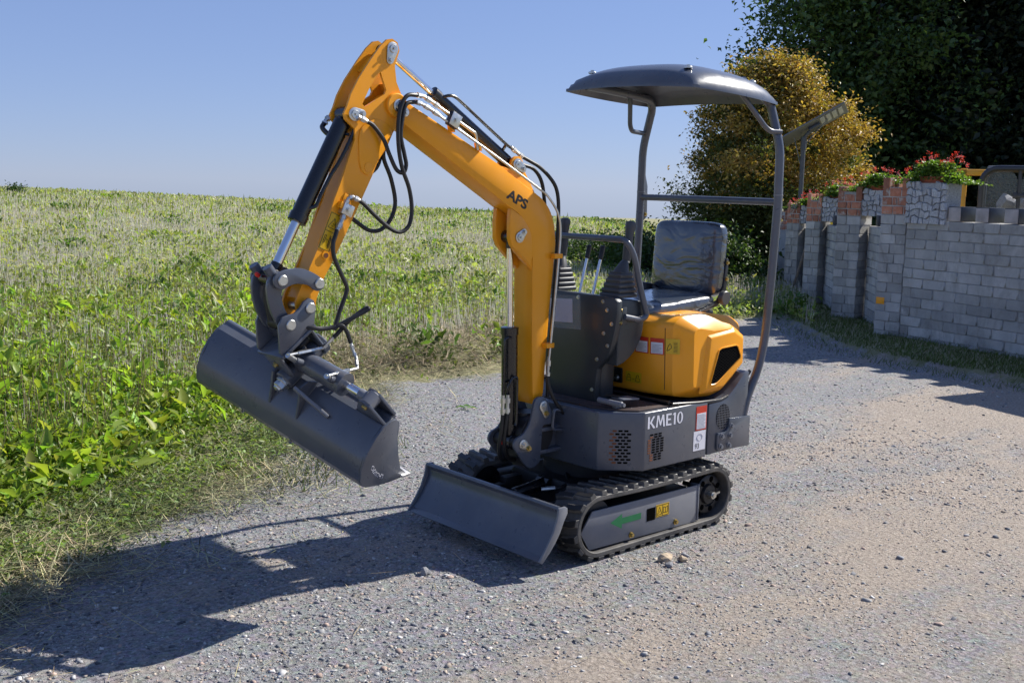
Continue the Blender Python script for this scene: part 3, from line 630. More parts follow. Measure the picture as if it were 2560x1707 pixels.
# ---------------- tilting ditching bucket
al, th, WB = math.radians(141), math.radians(23.5), .925
ba = Vector((math.cos(al), 0, math.sin(al))); bn0 = Vector((-.629, 0, -.777)); by = Vector((0, 1, 0))
bw = by*math.cos(th)+bn0*math.sin(th); bn = bn0*math.cos(th)-by*math.sin(th); BOg = Vector((1.677, 0, .883))
def bk(a, w, n): return BOg+ba*a+bw*w+bn*n
def hd(a, y, n): return BOg+ba*a+by*y+bn0*n       # head frame, before tilt
def bprism(g, poly, w0, w1, bev=0, seg=2):
    n = len(poly); V = [bk(a, w0, b) for a, b in poly]+[bk(a, w1, b) for a, b in poly]
    F = [list(range(n)), list(range(n, 2*n))]+[[i, (i+1) % n, n+(i+1) % n, n+i] for i in range(n)]
    g.vf(V, F, bev, seg)
endo = [(.108, .080), (.098, .050), (.080, .036), (.040, .024), (-.013, .034), (-.060, .055), (-.090, .076), (-.122, .107), (-.146, .150), (-.150, .178), (-.138, .204), (-.090, .258), (-.041, .305), (.034, .364), (.044, .352), (.030, .300), (.045, .230), (.070, .150)]
# back sheet: outline outside, then the same offset inwards
so_ = [(.104, .060), (.090, .038), (.040, .024), (-.013, .034), (-.090, .076), (-.122, .107), (-.147, .155), (-.148, .185), (-.130, .212), (-.041, .305), (.034, .364)]
si_ = [(.040, .352), (-.034, .295), (-.120, .204), (-.137, .182), (-.137, .158), (-.114, .112), (-.085, .085), (-.010, .045), (.040, .035), (.084, .048), (.096, .066)]
g = G(); bprism(g, so_+si_, -WB/2+.008, WB/2-.008); BK = g.build('bucket', 'grey_paint', EX, 22)
for s in (1, -1):
    g = G(); bprism(g, endo, *sorted((s*(WB/2-.008), s*(WB/2+.004))), .0025); g.build('bucket_end_plate', 'grey_paint', BK)
g = G(); g.tube([bk(.088, -WB/2, .052), bk(.088, WB/2-.01, .052)], .020, 14); g.build('bucket_top_tube', 'grey_paint', BK)
g = G(); bprism(g, [(.010, .338), (.052, .374), (.058, .366), (.018, .332)], -WB/2-.012, WB/2+.014, .002); g.build('cutting_edge', 'worn_steel', BK)
for w in (-.20, .08):
    g = G(); g.lathe(bk(-.150, w, .178), -bn*0.35-ba, [(-.004, .013), (.003, .013), (.005, .009), (.005, .001)], 14); g.build('drain_plug', 'zinc', BK)
# tilt pivot on the bucket: ribs and tube
for w in (-.045, .105):
    g = G(); bprism(g, [(.07, .030), (.02, -.030), (-.02, -.038), (-.055, .020), (-.095, .078), (-.088, .080), (-.013, .036), (.04, .027)], w-.005, w+.005, .001); g.build('bucket_rib', 'grey_paint', BK)
g = G(); g.cyl(bk(-.02, 0, -.005), bk(.165, 0, -.005), .040, 24, bev=.004); g.build('pivot_tube', 'grey_paint', BK)
# near clevis for the tilt cylinder
for da in (-.028, .028):
    g = G(); V = []
    pl = [(.36, -.062), (.385, -.068), (.41, -.055), (.462, .030), (.455, .040), (.32, .040), (.33, .0)]
    A0 = .078+da; n = len(pl)
    V = [bk(A0-.006, w, q) for w, q in pl]+[bk(A0+.006, w, q) for w, q in pl]
    g.vf(V, [list(range(n)), list(range(n, 2*n))]+[[i, (i+1) % n, n+(i+1) % n, n+i] for i in range(n)], .0015); g.build('tilt_clevis', 'grey_paint', BK)
g = G(); g.cyl(bk(.036, .385, -.038), bk(.120, .385, -.038), .012, 16, bev=.002); g.build('clevis_pin', 'brass', BK)
# tilt cylinder
g = G(); g.tube([bk(.080, .015, -.042), bk(.080, .020, -.042), bk(.080, .022, -.042), bk(.080, .235, -.042), bk(.080, .236, -.042), bk(.080, .255, -.042), bk(.080, .257, -.042)], [.030, .040, .043, .043, .046, .046, .030], 28)
g.cyl(bk(.080, -.03, -.042), bk(.080, .02, -.042), .022, 18); TC = g.build('tilt_cylinder', 'grey_paint', EX)
g = G(); g.cyl(bk(.080, .25, -.042), bk(.080, .36, -.041), .0165, 20); g.build('rod', 'chrome', TC)
g = G(); g.cyl(bk(.052, .385, -.038), bk(.106, .385, -.038), .030, 22, bev=.003); g.cyl(bk(.080, .33, -.041), bk(.080, .37, -.039), .021, 18); g.build('rod_end', 'plate_grey', TC)
g = G(); g.cyl(bk(.055, .06, -.075), bk(.035, .06, -.115), .014, 14); g.build('port_boss', 'grey_paint', TC)
g = G(); g.cyl(bk(.060, .225, -.075), bk(.045, .225, -.105), .014, 14); g.build('port_boss', 'grey_paint', TC)
g = G(); g.cyl(bk(.035, .06, -.115), bk(.020, .055, -.160), .011, 10); g.build('port_fitting', 'zinc', TC)
g = G(); g.cyl(bk(.045, .225, -.105), bk(.038, .23, -.130), .011, 10); g.build('port_fitting', 'zinc', TC)
# head: ears, base plate, pivot lugs
ear = [(1.655, 1.186), (1.634, 1.198), (1.612, 1.188), (1.604, 1.166), (1.611, 1.087), (1.746, .986), (1.757, .998), (1.762, 1.100), (1.748, 1.130), (1.728, 1.137), (1.696, 1.143), (1.674, 1.160)]
bc = Vector((1.679, 0, 1.036)); g = G(); g.obox(bc+bn0*.002, (ba, by, bn0), (.185, .192, .014), .003)
g.obox(bc+bn0*.055+ba*-.085, (ba, by, bn0), (.016, .120, .105), .012); g.obox(bc+bn0*.055+ba*.080, (ba, by, bn0), (.016, .120, .105), .012)
g.obox(bc-bn0*.03, (ba, by, bn0), (.012, .155, .06), .002)
g.cyl(hd(.17, 0, -.004), hd(.205, 0, -.004), .045, 24, bev=.005)
HD = g.build('bucket_head', 'grey_paint', EX)
for s in (1, -1):
    g = G(); g.prism(ear, 'y', *sorted((s*.079, s*.091)), .002); g.build('head_ear', 'grey_paint', HD)
g = G(); g.obox(hd(.10, .03, -.055), (ba, by, bn0), (.03, .07, .05), .006); g.cyl(hd(.03, .0, -.06), hd(.16, 0, -.06), .020, 16); g.build('tilt_anchor', 'black_steel', HD)
g = G(); g.lathe(hd(-.03, 0, 0), -ba, [(-.01, .030), (0, .030), (.002, .024), (.020, .024), (.024, .018), (.030, .016), (.034, .008), (.034, .001)], 6)
g.cyl(hd(-.024, 0, 0), hd(-.028, 0, 0), .031, 20); g.build('pivot_nut', 'zinc', HD)
bolt(HD, bc+bn0*.045+ba*-.094, -ba, BOLTB, 1.1)
g = G(); g.obox(bk(-.035, .165, -.004), (bw*.86+bn*.50, ba, bn*.86-bw*.5), (.17, .012, .022), .002); g.build('tilt_guard', 'plate_grey', BK)
# engraved scribble on the end plate
g = G(); wv = WB/2+.0046
scr = [[(-.085, .150), (-.075, .140), (-.070, .150), (-.080, .160), (-.085, .150)], [(-.086, .165), (-.070, .168), (-.072, .178), (-.086, .176)], [(-.084, .188), (-.072, .182), (-.070, .192), (-.082, .196)],
       [(-.080, .205), (-.068, .198), (-.064, .208)], [(-.076, .216), (-.062, .210), (-.066, .222), (-.060, .226)], [(-.070, .234), (-.056, .224), (-.052, .236)], [(-.062, .246), (-.048, .236)]]
for q in scr: g.tube([bk(a_, wv, n_) for a_, n_ in cr(q, 3)], .0008, 4)
g.build('chalk_scribble', 'white_print', BK)
# ---------------- hoses and pipes
def hose(name, path, rad=.0085, mat='hose', y=None, ys=None):
    P3 = [(p[0], (y if ys is None else ys[i]), p[1]) if len(p) == 2 else p for i, p in enumerate(path)]
    g = G(); g.tube(cr(P3, 6), rad, 10); return g.build(name, mat, EX)
def fitting(pts_, rad=.011, mat='zinc'):
    g = G(); P3 = [Vector(p) for p in pts_]; g.tube(P3, rad*.8, 8)
    for i in range(len(P3)-1):
        m = P3[i].lerp(P3[i+1], .5); dd = (P3[i+1]-P3[i]); g.cyl(m-dd*.22, m+dd*.22, rad*1.15, 6)
    return g.build('hose_fitting', mat, EX)
hose('hydraulic_hose', [(1.131, .085, 1.978), (1.183, .088, 1.972), (1.216, .09, 1.923), (1.228, .092, 1.849), (1.225, .092, 1.77), (1.208, .092, 1.691), (1.174, .092, 1.612), (1.16, .092, 1.531), (1.173, .092, 1.466), (1.213, .09, 1.439), (1.266, .088, 1.456), (1.33, .085, 1.504), (1.375, .08, 1.545), (1.40, .078, 1.563)])
hose('hydraulic_hose', [(1.133, .080, 1.952), (1.182, .082, 1.941), (1.200, .084, 1.893), (1.211, .086, 1.818), (1.195, .088, 1.745), (1.186, .088, 1.703), (1.200, .088, 1.673), (1.232, .086, 1.685), (1.263, .082, 1.743), (1.289, .08, 1.799), (1.333, .076, 1.849), (1.36, .072, 1.864)])
hose('hydraulic_hose', [(1.205, -.03, 1.83), (1.216, -.04, 1.756), (1.235, -.05, 1.69), (1.290, -.07, 1.655), (1.36, -.075, 1.665)])
hose('hydraulic_hose', [(1.215, -.02, 1.79), (1.212, -.03, 1.729), (1.176, -.03, 1.648), (1.155, -.03, 1.555), (1.175, -.03, 1.489), (1.222, -.03, 1.445), (1.275, -.035, 1.44), (1.327, -.05, 1.473), (1.365, -.065, 1.51), (1.40, -.07, 1.56)])
fitting([(1.40, .078, 1.563), (1.43, .076, 1.577), (1.449, .074, 1.570), (1.458, .072, 1.545)], .010)
fitting([(1.36, .072, 1.864), (1.395, .068, 1.880), (1.412, .06, 1.872)], .011)
fitting([(1.143, .085, 1.979), (1.10, .083, 1.976), (1.05, .080, 1.955), (1.015, .078, 1.938)], .010)
fitting([(1.143, .080, 1.953), (1.105, .082, 1.945), (1.06, .084, 1.925), (1.02, .085, 1.905)], .010)
hose('steel_pipe', [(1.03, .079, 1.945), (.946, .078, 1.905), (.90, .078, 1.880), (.845, .078, 1.853), (.823, .076, 1.842), (.812, .072, 1.812), (.803, .068, 1.775)], .0058, 'zinc')
hose('steel_pipe', [(1.04, .085, 1.915), (.975, .085, 1.881), (.925, .085, 1.856), (.701, .085, 1.744), (.470, .085, 1.623), (.419, .085, 1.595), (.370, .085, 1.548), (.341, .085, 1.505), (.325, .085, 1.44), (.330, .085, 1.318), (.369, .085, .912), (.379, .085, .84)], .0055, 'zinc')
g = G(); g.obox((.945, .082, 1.890), ((.90, 0, .43), (0, 1, 0), (-.43, 0, .9)), (.055, .026, .060), .004); bk_ = g.build('pipe_clamp_block', 'slate', EX)
g = G(); g.obox((.945, .097, 1.890), ((.90, 0, .43), (0, 1, 0), (-.43, 0, .9)), (.050, .004, .056), .001); g.build('clamp_cover', 'zinc', bk_); bolt(bk_, (.945, .099, 1.890), (0, 1, 0), BOLT, .9)
for x, z in ((.334, 1.318), (.372, .912)):
    g = G(); g.box(x-.018, x+.030, .060, .096, z-.011, z+.011, .002); g.build('pipe_clip', 'orange', EX)
fitting([(.377, .085, .86), (.380, .085, .80), (.383, .086, .76)], .010); hose('hydraulic_hose', [(.383, .086, .775), (.378, .092, .72), (.350, .10, .66), (.31, .10, .61), (.26, .09, .57)], .009)
hose('cylinder_pipe', [(.955, .022, 1.985), (.93, .030, 1.992), (.900, .030, 1.990), (.854, .030, 1.964), (.700, .030, 1.864), (.609, .030, 1.806), (.575, .030, 1.790)], .0068, 'black_paint')
g = G(); g.cyl((.612, .03, 1.806), (.620, .0, 1.765), .007, 8); g.build('pipe_support', 'black_paint', EX)
fitting([(.585, .03, 1.797), (.545, .03, 1.772), (.505, .03, 1.752)], .010)
hose('hydraulic_hose', [(.515, .03, 1.756), (.460, .03, 1.735), (.413, .03, 1.715), (.350, .03, 1.672), (.305, .03, 1.62), (.288, .03, 1.54), (.290, .03, 1.40), (.30, .03, 1.20), (.32, .03, .9), (.33, .03, .66)])
hose('hydraulic_hose', [(.545, -.01, 1.745), (.489, 0, 1.724), (.418, 0, 1.704), (.370, 0, 1.651), (.340, -.01, 1.565), (.320, -.015, 1.44), (.318, -.02, 1.30), (.33, -.02, 1.0), (.345, -.02, .66)])
hose('cylinder_pipe', [(1.400, .045, 1.862), (1.402, .040, 1.821), (1.456, .038, 1.721), (1.505, .036, 1.650), (1.545, .035, 1.581), (1.566, .035, 1.542), (1.590, .028, 1.532), (1.602, .018, 1.535)], .0075, 'black_paint')
g = G(); g.cyl((1.415, .03, 1.812), (1.440, .0, 1.822), .006, 8); g.build('pipe_support', 'black_paint', EX)
fitting([(1.440, -.062, 1.885), (1.463, -.062, 1.865), (1.470, -.060, 1.850)], .011)
hose('elbow_fitting', [(1.470, -.060, 1.855), (1.482, -.055, 1.838), (1.470, -.035, 1.815), (1.452, -.02, 1.812)], .010, 'black_paint')
# valve block on the arm
g = G(); g.obox((1.452, .068, 1.526), (dn, by, ac), (.045, .028, .05), .003); vb = g.build('valve_block', 'zinc', EX)
g = G(); g.obox((1.473, .066, 1.544), (dn, by, ac), (.026, .024, .022), .002); g.obox((1.44, .056, 1.545), (dn, by, ac), (.075, .004, .055), .001); g.build('valve_plate', 'orange', vb)
bolt(vb, (1.452, .082, 1.526), by)
fitting([(1.464, .070, 1.51), (1.476, .072, 1.485), (1.500, .076, 1.448)], .011)
hose('hydraulic_hose', [(1.499, .076, 1.451), (1.507, .078, 1.432), (1.52, .08, 1.397), (1.516, .082, 1.345), (1.488, .086, 1.282), (1.466, .09, 1.232), (1.473, .092, 1.199), (1.500, .096, 1.144), (1.519, .10, 1.099), (1.531, .105, 1.075), (1.520, .11, 1.086), (1.500, .115, 1.085), (1.484, .12, 1.060), (1.470, .125, 1.018)])
fitting([(1.470, .125, 1.02), (1.462, .13, .985), (1.456, .14, .962), (1.470, .17, .925), tuple(bk(.038, .23, -.130))], .0075)
hose('hydraulic_hose', [(1.68, .05, 1.09), (1.626, .095, 1.084), (1.575, .10, 1.078), (1.528, .105, 1.084), (1.464, .12, 1.112), (1.412, .13, 1.136), (1.395, .135, 1.146), (1.405, .125, 1.146), (1.464, .11, 1.106), (1.511, .10, 1.058), (1.53, .095, 1.04)])
fitting([(1.527, .095, 1.043), (1.550, .085, 1.018), (1.565, .075, 1.0), tuple(bk(.020, .055, -.160))], .0075)
# lift cylinder plumbing
hose('cylinder_pipe', [(.560, .03, .955), (.592, .035, .955), (.603, .036, .935), (.606, .036, .80), (.607, .036, .69)], .0065, 'black_paint')
g = G(); g.cyl((.606, .036, .76), (.565, .03, .76), .005, 8); g.build('pipe_support', 'black_paint', EX)
fitting([(.607, .036, .70), (.608, .036, .65), (.608, .036, .605)], .011)
hose('hydraulic_hose', [(.608, .036, .61), (.612, .035, .54), (.612, .02, .46), (.585, .0, .40), (.53, -.03, .375), (.46, -.05, .38)], .0095)
hose('cylinder_pipe', [(.586, .030, .69), (.582, .046, .74), (.566, .055, .775), (.545, .055, .775), (.538, .050, .74), (.538, .050, .58), (.545, .050, .555)], .0065, 'black_paint')
fitting([(.586, .044, .70), (.588, .046, .65), (.59, .048, .61)], .011)
hose('hydraulic_hose', [(.59, .048, .615), (.597, .045, .55), (.594, .035, .47), (.56, .02, .405), (.50, 0, .38)], .0095)
g = G(); g.lathe((.572, .0, .470), (1, 0, .1), [(0, .009), (.008, .009), (.012, .005), (.013, .001)], 10); g.build('grease_cap', 'red_cap', EX)
# ---------------- control console
half = [(.268, 1.137), (.290, 1.118), (.292, 1.06), (.286, 1.010), (.270, .940), (.253, .879), (.215, .835), (.178, .795), (.172, .74), (.169, .635)]
g = G(); g.prism(half+[(-a, b) for a, b in half[::-1]], 'x', .118, .155, .004); CO = g.build('control_console', 'dark_console', EX, 30)
g = G(); g.prism(cr([(.12, 1.128), (-.02, 1.112), (-.050, 1.085), (-.048, .97), (-.01, .890), (.06, .835), (.12, .815)], 4)[:-1]+[(.12, .815)], 'y', -.272, .272, .016, 3); g.box(.01, .12, -.160, .160, .630, .86, .02, 3); g.build('console_body', 'dark_console', CO)
for y, z in ((.043, 1.118), (.203, 1.112), (.231, 1.075), (.262, 1.014), (.214, .966), (.240, .911), (.176, .840), (.149, .693), (-.203, 1.112), (-.262, 1.014), (-.240, .911), (-.149, .693)): bolt(CO, (.155, y, z), (1, 0, 0), BOLT, .85)
g = G(); g.obox((.158, -.045, 1.040), ((0, 1, .05), (1, 0, 0), (0, -.05, 1)), (.215, .003, .160), .001); g.build('document_sleeve', 'clear_sleeve', CO)
g = G(); g.obox((.1562, -.07, 1.045), ((0, 1, .06), (1, 0, 0), (0, -.06, 1)), (.152, .0006, .112)); g.build('document', 'lilac_paper', CO)
# joysticks
for s, tx in ((1, -.062), (-1, -.030)):
    bx, by_ = .052, s*.200; g = G(); z = 1.128
    for i, hw in enumerate((.064, .060, .055, .049, .043)):
        cx = bx+tx*.10*i*.5; g.obox((cx, by_, z+.010), ((1, 0, 0), (0, 1, 0), (0, 0, 1)), (hw*2, hw*2, .021), .008, 3); g.obox((cx, by_, z+.021), ((1, 0, 0), (0, 1, 0), (0, 0, 1)), (hw*1.65, hw*1.65, .012)); z += .0225
    js = g.build('joystick', 'plastic_grey', CO)
    tb = Vector((bx+tx*.35, by_, z)); tp = Vector((bx+tx*.75, by_, 1.290)); tt = Vector((bx+tx*1.15, by_, 1.475)); dd = (tt-tp).normalized()
    g = G(); g.tube([Vector((bx+tx*.2, by_, z-.012)), Vector((bx+tx*.35, by_, z+.01)), Vector((bx+tx*.6, by_, z+.045)), tp], [.042, .034, .020, .016], 16); g.build('gaiter_neck', 'plastic_grey', js)
    g = G(); g.tube([tp+dd*t_ for t_ in (0, .004, .03, .08, .12, .15, .172, .185, .190)], [.015, .019, .021, .021, .019, .023, .026, .021, .008], 16); g.build('joystick_grip', 'plastic_grey', js)
    g = G(); g.cyl(tp-dd*.004, tp+dd*.003, .018, 16); g.build('joystick_collar', 'zinc', js)
for y in (-.045, .045):
    g = G(); g.cyl((.062, y, 1.12), (.014, y, 1.300), .0075, 14); lv = g.build('travel_lever', 'chrome', CO)
    g = G(); g.tube([(.018, y, 1.290), (.017, y, 1.294), (.006, y, 1.335), (.001, y, 1.352), (0, y, 1.355)], [.008, .012, .0125, .0115, .006], 14); g.build('lever_grip', 'plastic_black', lv)
# hand rail round the levers
half = [(.105, .292, 1.047), (.0, .292, 1.026), (-.052, .290, 1.040), (-.010, .288, 1.150), (.048, .286, 1.330), (.085, .268, 1.396)]
path = half+[(a, -b, c) for a, b, c in half[::-1]]
g = G(); g.tube(fillet(path, .055, 6), .0145, 14); RL = g.build('hand_rail', 'grey_paint', CO)
for s in (1, -1):
    g = G(); g.box(.085, .118, *sorted((s*.274, s*.290)), 1.010, 1.090, .003); g.build('rail_bracket', 'dark_console', CO)
    for z in (1.076, 1.020): bolt(CO, (.119, s*.282, z), (1, 0, 0), BOLTB, 1.0)
# ---------------- engine cover
cv = [(-.264, .640), (-.435, .633), (-.530, .655), (-.595, .695), (-.652, .752), (-.640, .975), (-.560, 1.018), (-.400, 1.040), (-.150, 1.036), (-.085, 1.006), (-.100, .662)]
cvp = [(p.x, p.z) for p in fillet([(-.38, 0, 1.040)]+[(x, 0, z) for x, z in (cv[8:]+cv[:7])]+[(-.42, 0, 1.038)], .026, 3)]
ccx, ccz = -.37, .83
def covx(y): t = max(0, (abs(y)-.20)/.23); return .085*t*t
V = []; F = []; ysec = [(-.434, .078), (-.428, .066), (-.386, .008), (-.378, 0), (-.34, 0), (-.30, 0), (-.26, 0), (-.20, 0), (-.10, 0), (0, 0), (.10, 0), (.20, 0), (.26, 0), (.30, 0), (.34, 0), (.378, 0), (.386, .008), (.428, .066), (.434, .078)]
for y, ins in ysec:
    for x, z in cvp:
        dx, dz = x-ccx, z-ccz; l = math.hypot(dx, dz); f = (l-ins)/l; X = ccx+dx*f; wgt = min(1, max(0, (X+.36)/.25)); V.append((X-covx(y)*wgt, y, ccz+dz*f))
m_ = len(cvp)
for i in range(len(ysec)-1):
    for k in range(m_): F.append((i*m_+k, i*m_+(k+1) % m_, (i+1)*m_+(k+1) % m_, (i+1)*m_+k))
F += [tuple(range(m_)), tuple(range((len(ysec)-1)*m_, len(ysec)*m_))]
g = G(); g.vf(V, F); CV = g.build('engine_cover', 'orange', EX, 24)
hx = [(-.319, .949), (-.530, .968), (-.610, .925), (-.614, .785), (-.448, .668), (-.288, .664), (-.293, .728)]
cx_, cz_ = -.46, .82
hx2 = [(cx_+(a-cx_)*.86, cz_+(b-cz_)*.86) for a, b in hx]; n = len(hx)
g = G(); V = [(a, .428, b) for a, b in hx]+[(a, .447, b) for a, b in hx2]; F = [list(range(n, 2*n))]+[[i, (i+1) % n, n+(i+1) % n, n+i] for i in range(n)]
g.vf(V, F, .005, 3, 10); g.build('side_panel', 'orange', CV, 40)
gp = [(-.400, .868), (-.420, .878), (-.532, .884), (-.548, .876), (-.572, .830), (-.568, .815), (-.400, .712), (-.375, .705), (-.348, .706), (-.346, .718)]
g = G(); g.prism(gp, 'y', .4472, .4480); g.build('grille_dark_plate', 'hole', CV)  # solid plate behind the mesh, coloured as the dark interior
def inpoly(x, z, P):
    c_ = False; j = len(P)-1
    for i in range(len(P)):
        if (P[i][1] > z) != (P[j][1] > z) and x < (P[j][0]-P[i][0])*(z-P[i][1])/(P[j][1]-P[i][1])+P[i][0]: c_ = not c_
        j = i
    return c_
g = G(); hs = .0085
for i in range(-20, 20):
    for j in range(-16, 16):
        hx_, hz_ = -.46+i*hs*1.5, .80+(j+(i % 2)*.5)*hs*math.sqrt(3)
        for k in range(3):
            a, b = math.radians(60*k), math.radians(60*k+60)
            p, q = (hx_+hs*math.cos(a), hz_+hs*math.sin(a)), (hx_+hs*math.cos(b), hz_+hs*math.sin(b))
            if inpoly(*p, gp) and inpoly(*q, gp): g.tube([(p[0], .4485, p[1]), (q[0], .4485, q[1])], .0013, 3, False)
g.build('grille_mesh', 'mesh_black', CV)
g = G(); g.tube([(x, .4482, z) for x, z in gp], .004, 6, closed=True); g.build('grille_rim', 'orange', CV)
# seam, stickers, lock on the front of the cover (faces forward)
SEAM = 1
def face_x(name, y0, y1, z0, z1, x, mat, par=CV):
    g = G(); V = []; n_ = 9
    for i in range(n_):
        y = y0+(y1-y0)*i/(n_-1)
        for z in (z0, z1): V.append((xface(z)+(x-xface((z0+z1)/2))-covx(y), y, z))
    g.vf(V, [(2*i, 2*i+1, 2*i+3, 2*i+2) for i in range(n_-1)]); return g.build(name, mat, par)
def xface(z): return -.0845-(1.006-z)*.0436+.0010
g = G(); g.tube([(xface(z)-covx(.346)-.0010, .346, z) for z in (.69, .78, .86, .95, .985)], .0016, 5); g.build('cover_seam', 'black_print', CV)
for y0, y1 in ((.192, .268), (.277, .343)):
    z0, z1 = .856, .934; xf_ = xface(.895)
    face_x('warning_label', y0, y1, z0, z1, xf_, 'red_print'); face_x('label_text_field', y0+.005, y1-.005, z0+.005, z1-.020, xf_+.001, 'white_print')
    g = G()
    for i in range(7): g.tube([(xface(z0+.01+i*.006)+.0022-covx(y_), y_, z0+.01+i*.006) for y_ in np.linspace(y0+.010, y1-.010-.01*(i % 3 == 2), 5)], .0009, 4)
    g.build('label_lines', 'grey_print', CV)
face_x('operation_sticker', .350, .408, .864, .936, xface(.90)+.0006, 'yellow_sticker')
g = G(); xf_ = xface(.9)+.0012
for i in range(8): g.tube([(xface(.874+i*.0065)+.002-covx(y_), y_, .874+i*.0065) for y_ in (.384, .392, .400)], .0009, 4)
g.tube([(xface(z_)+.002-covx(y_), y_, z_) for y_, z_ in cr([(.356, .880), (.362, .900), (.370, .912), (.376, .895), (.366, .884), (.358, .878)], 3)], .0012, 4); g.build('sticker_print', 'black_print', CV)
face_x('lock_sticker', .130, .230, .704, .756, xface(.73), 'yellow_sticker')
g = G(); xf_ = xface(.73)+.0014
for yc in (.152, .208):
    g.tube([(xf_, yc-.012, .712), (xf_, yc+.012, .712), (xf_, yc+.012, .728), (xf_, yc-.012, .728)], .0012, 4, closed=True)
    g.tube([(xf_, yc+.008*math.cos(a_), .730+.014*math.sin(a_)) for a_ in np.linspace(.2, 2.9 if yc < .18 else 3.1, 9)], .0012, 4)
g.tube([(xf_, .172, .722), (xf_, .188, .722)], .0012, 4); g.build('lock_pictogram', 'black_print', CV)
g = G(); g.box(-.106, -.090, .030, .108, .690, .765, .006); g.build('lock_recess', 'plastic_black', CV); bolt(CV, (-.090, .080, .715), (1, 0, 0), BOLT, 1.2)
# ---------------- seat
def pillow(g, c, ax, size, e1=.38, e2=.30, n=48, m=32):
    """upholstered block with bulging faces and rounded corners (superellipsoid)"""
    c = Vector(c); A = [Vector(q).normalized()*h/2*1.02 for q, h in zip(ax, size)]; pw = lambda v, e: math.copysign(abs(v)**e, v); V = []; F = []
    for i in range(m+1):
        th_ = -math.pi/2+math.pi*i/m; ct, st = pw(math.cos(th_), e1), pw(math.sin(th_), e1)
        for k in range(n):
            ph = 2*math.pi*k/n; V.append(c+A[0]*ct*pw(math.cos(ph), e2)+A[1]*ct*pw(math.sin(ph), e2)+A[2]*st)
    for i in range(m):
        for k in range(n): F.append((i*n+k, i*n+(k+1) % n, (i+1)*n+(k+1) % n, (i+1)*n+k))
    g.vf(V, F)
g = G(); pillow(g, (-.40, 0, 1.046), ((1, 0, -.06), (0, 1, 0), (.06, 0, 1)), (.55, .44, .115), .55, .28); SE = g.build('seat', 'film', EX, 60)
SE['label'] = 'seat cushion still in its clear plastic wrap'
g = G(); tl = Vector((-.07, 0, 1)).normalized(); pillow(g, (-.690, 0, 1.275), ((0, 1, 0), tl, (1, 0, .07)), (.435, .375, .105), .50, .26); g.build('seat_back', 'film', SE, 60)
g = G(); g.obox((-.40, 0, .993), ((1, 0, -.06), (0, 1, 0), (.06, 0, 1)), (.52, .41, .028), .008); g.box(-.60, -.27, -.17, .17, .935, .985, .004); g.build('seat_base', 'plastic_black', SE)
for s in (1, -1):
    g = G(); g.prism([(-.60, 1.035), (-.66, 1.045), (-.725, 1.10), (-.735, 1.28), (-.715, 1.285), (-.70, 1.14), (-.655, 1.075), (-.60, 1.06)], 'y', *sorted((s*.217, s*.226)), .002); g.build('seat_bracket', 'plastic_black', SE)
    g = G(); g.cyl((-.695, s*.222, 1.085), (-.695, s*.252, 1.085), .036, 24, bev=.004); g.build('recliner_knob', 'plastic_grey', SE)
    for z in (1.18, 1.262): bolt(SE, (-.722, s*.226, z), (0, s, 0), BOLTB, .9)
g = G(); g.tube(cr([(-.30, .215, 1.012), (-.42, .232, 1.010), (-.55, .234, 1.035), (-.62, .23, 1.06)], 5), .008, 8); g.build('seat_adjuster', 'plastic_black', SE)
g = G(); g.tube(cr([(-.64, -.20, 1.085), (-.60, -.16, 1.10), (-.57, -.08, 1.085), (-.56, .0, 1.075), (-.58, .06, 1.072)], 5), .022, 8); g.obox((-.585, -.19, 1.10), ((1, 0, .2), (0, 1, 0), (-.2, 0, 1)), (.09, .06, .07), .015); g.build('seat_belt', 'plastic_black', SE)
# ---------------- canopy frame
hp = [(-.625, .436, .500), (-.650, .438, .60), (-.738, .440, .755), (-.772, .443, .900), (-.790, .450, 1.20), (-.806, .453, 1.55), (-.806, .450, 1.835), (-.800, .385, 2.045), (-.760, .368, 2.088), (-.567, .368, 2.108), (-.27, .366, 2.128)]
for s in (1, -1):
    P3 = [(x, s*y, z+(.012 if s < 0 and z > 1.5 else 0)) for x, y, z in hp]
    g = G(); g.tube(fillet(P3, .06, 6), .0215, 16); po = g.build('canopy_post', 'grey_paint', EX)
    g = G(); g.tube(fillet([(-.555, s*.370, 2.106), (-.715, s*.420, 1.935), (-.745, s*.432, 1.915), (-.806, s*.450, 1.915)] if s > 0 else [(-.600, s*.368, 2.118), (-.610, s*.372, 1.960), (-.640, s*.385, 1.930), (-.806, s*.435, 1.925)], .035, 5), .0125, 12); g.build('grab_handle', 'grey_paint', po)
    g = G(); g.prism([(-.815, 1.75), (-.850, 1.64), (-.853, 1.47), (-.825, 1.45), (-.815, 1.46)], 'y', *sorted((s*.444, s*.450)), .001); g.build('post_gusset', 'grey_paint', po)
    g = G(); g.tube([(-.8065, s*.453, 1.606), (-.8062, s*.453, 1.612)], .0232, 16); g.build('post_joint', 'plate_grey', po)
    for z in (1.585, 1.485): bolt(po, (-.838, s*(.450 if s > 0 else .444), z), (0, 1, 0), BOLTB, .9)
g = G(); g.cyl((-.806, -.452, 1.580), (-.806, .452, 1.574), .0175, 16); g.build('cross_bar', 'grey_paint', EX)
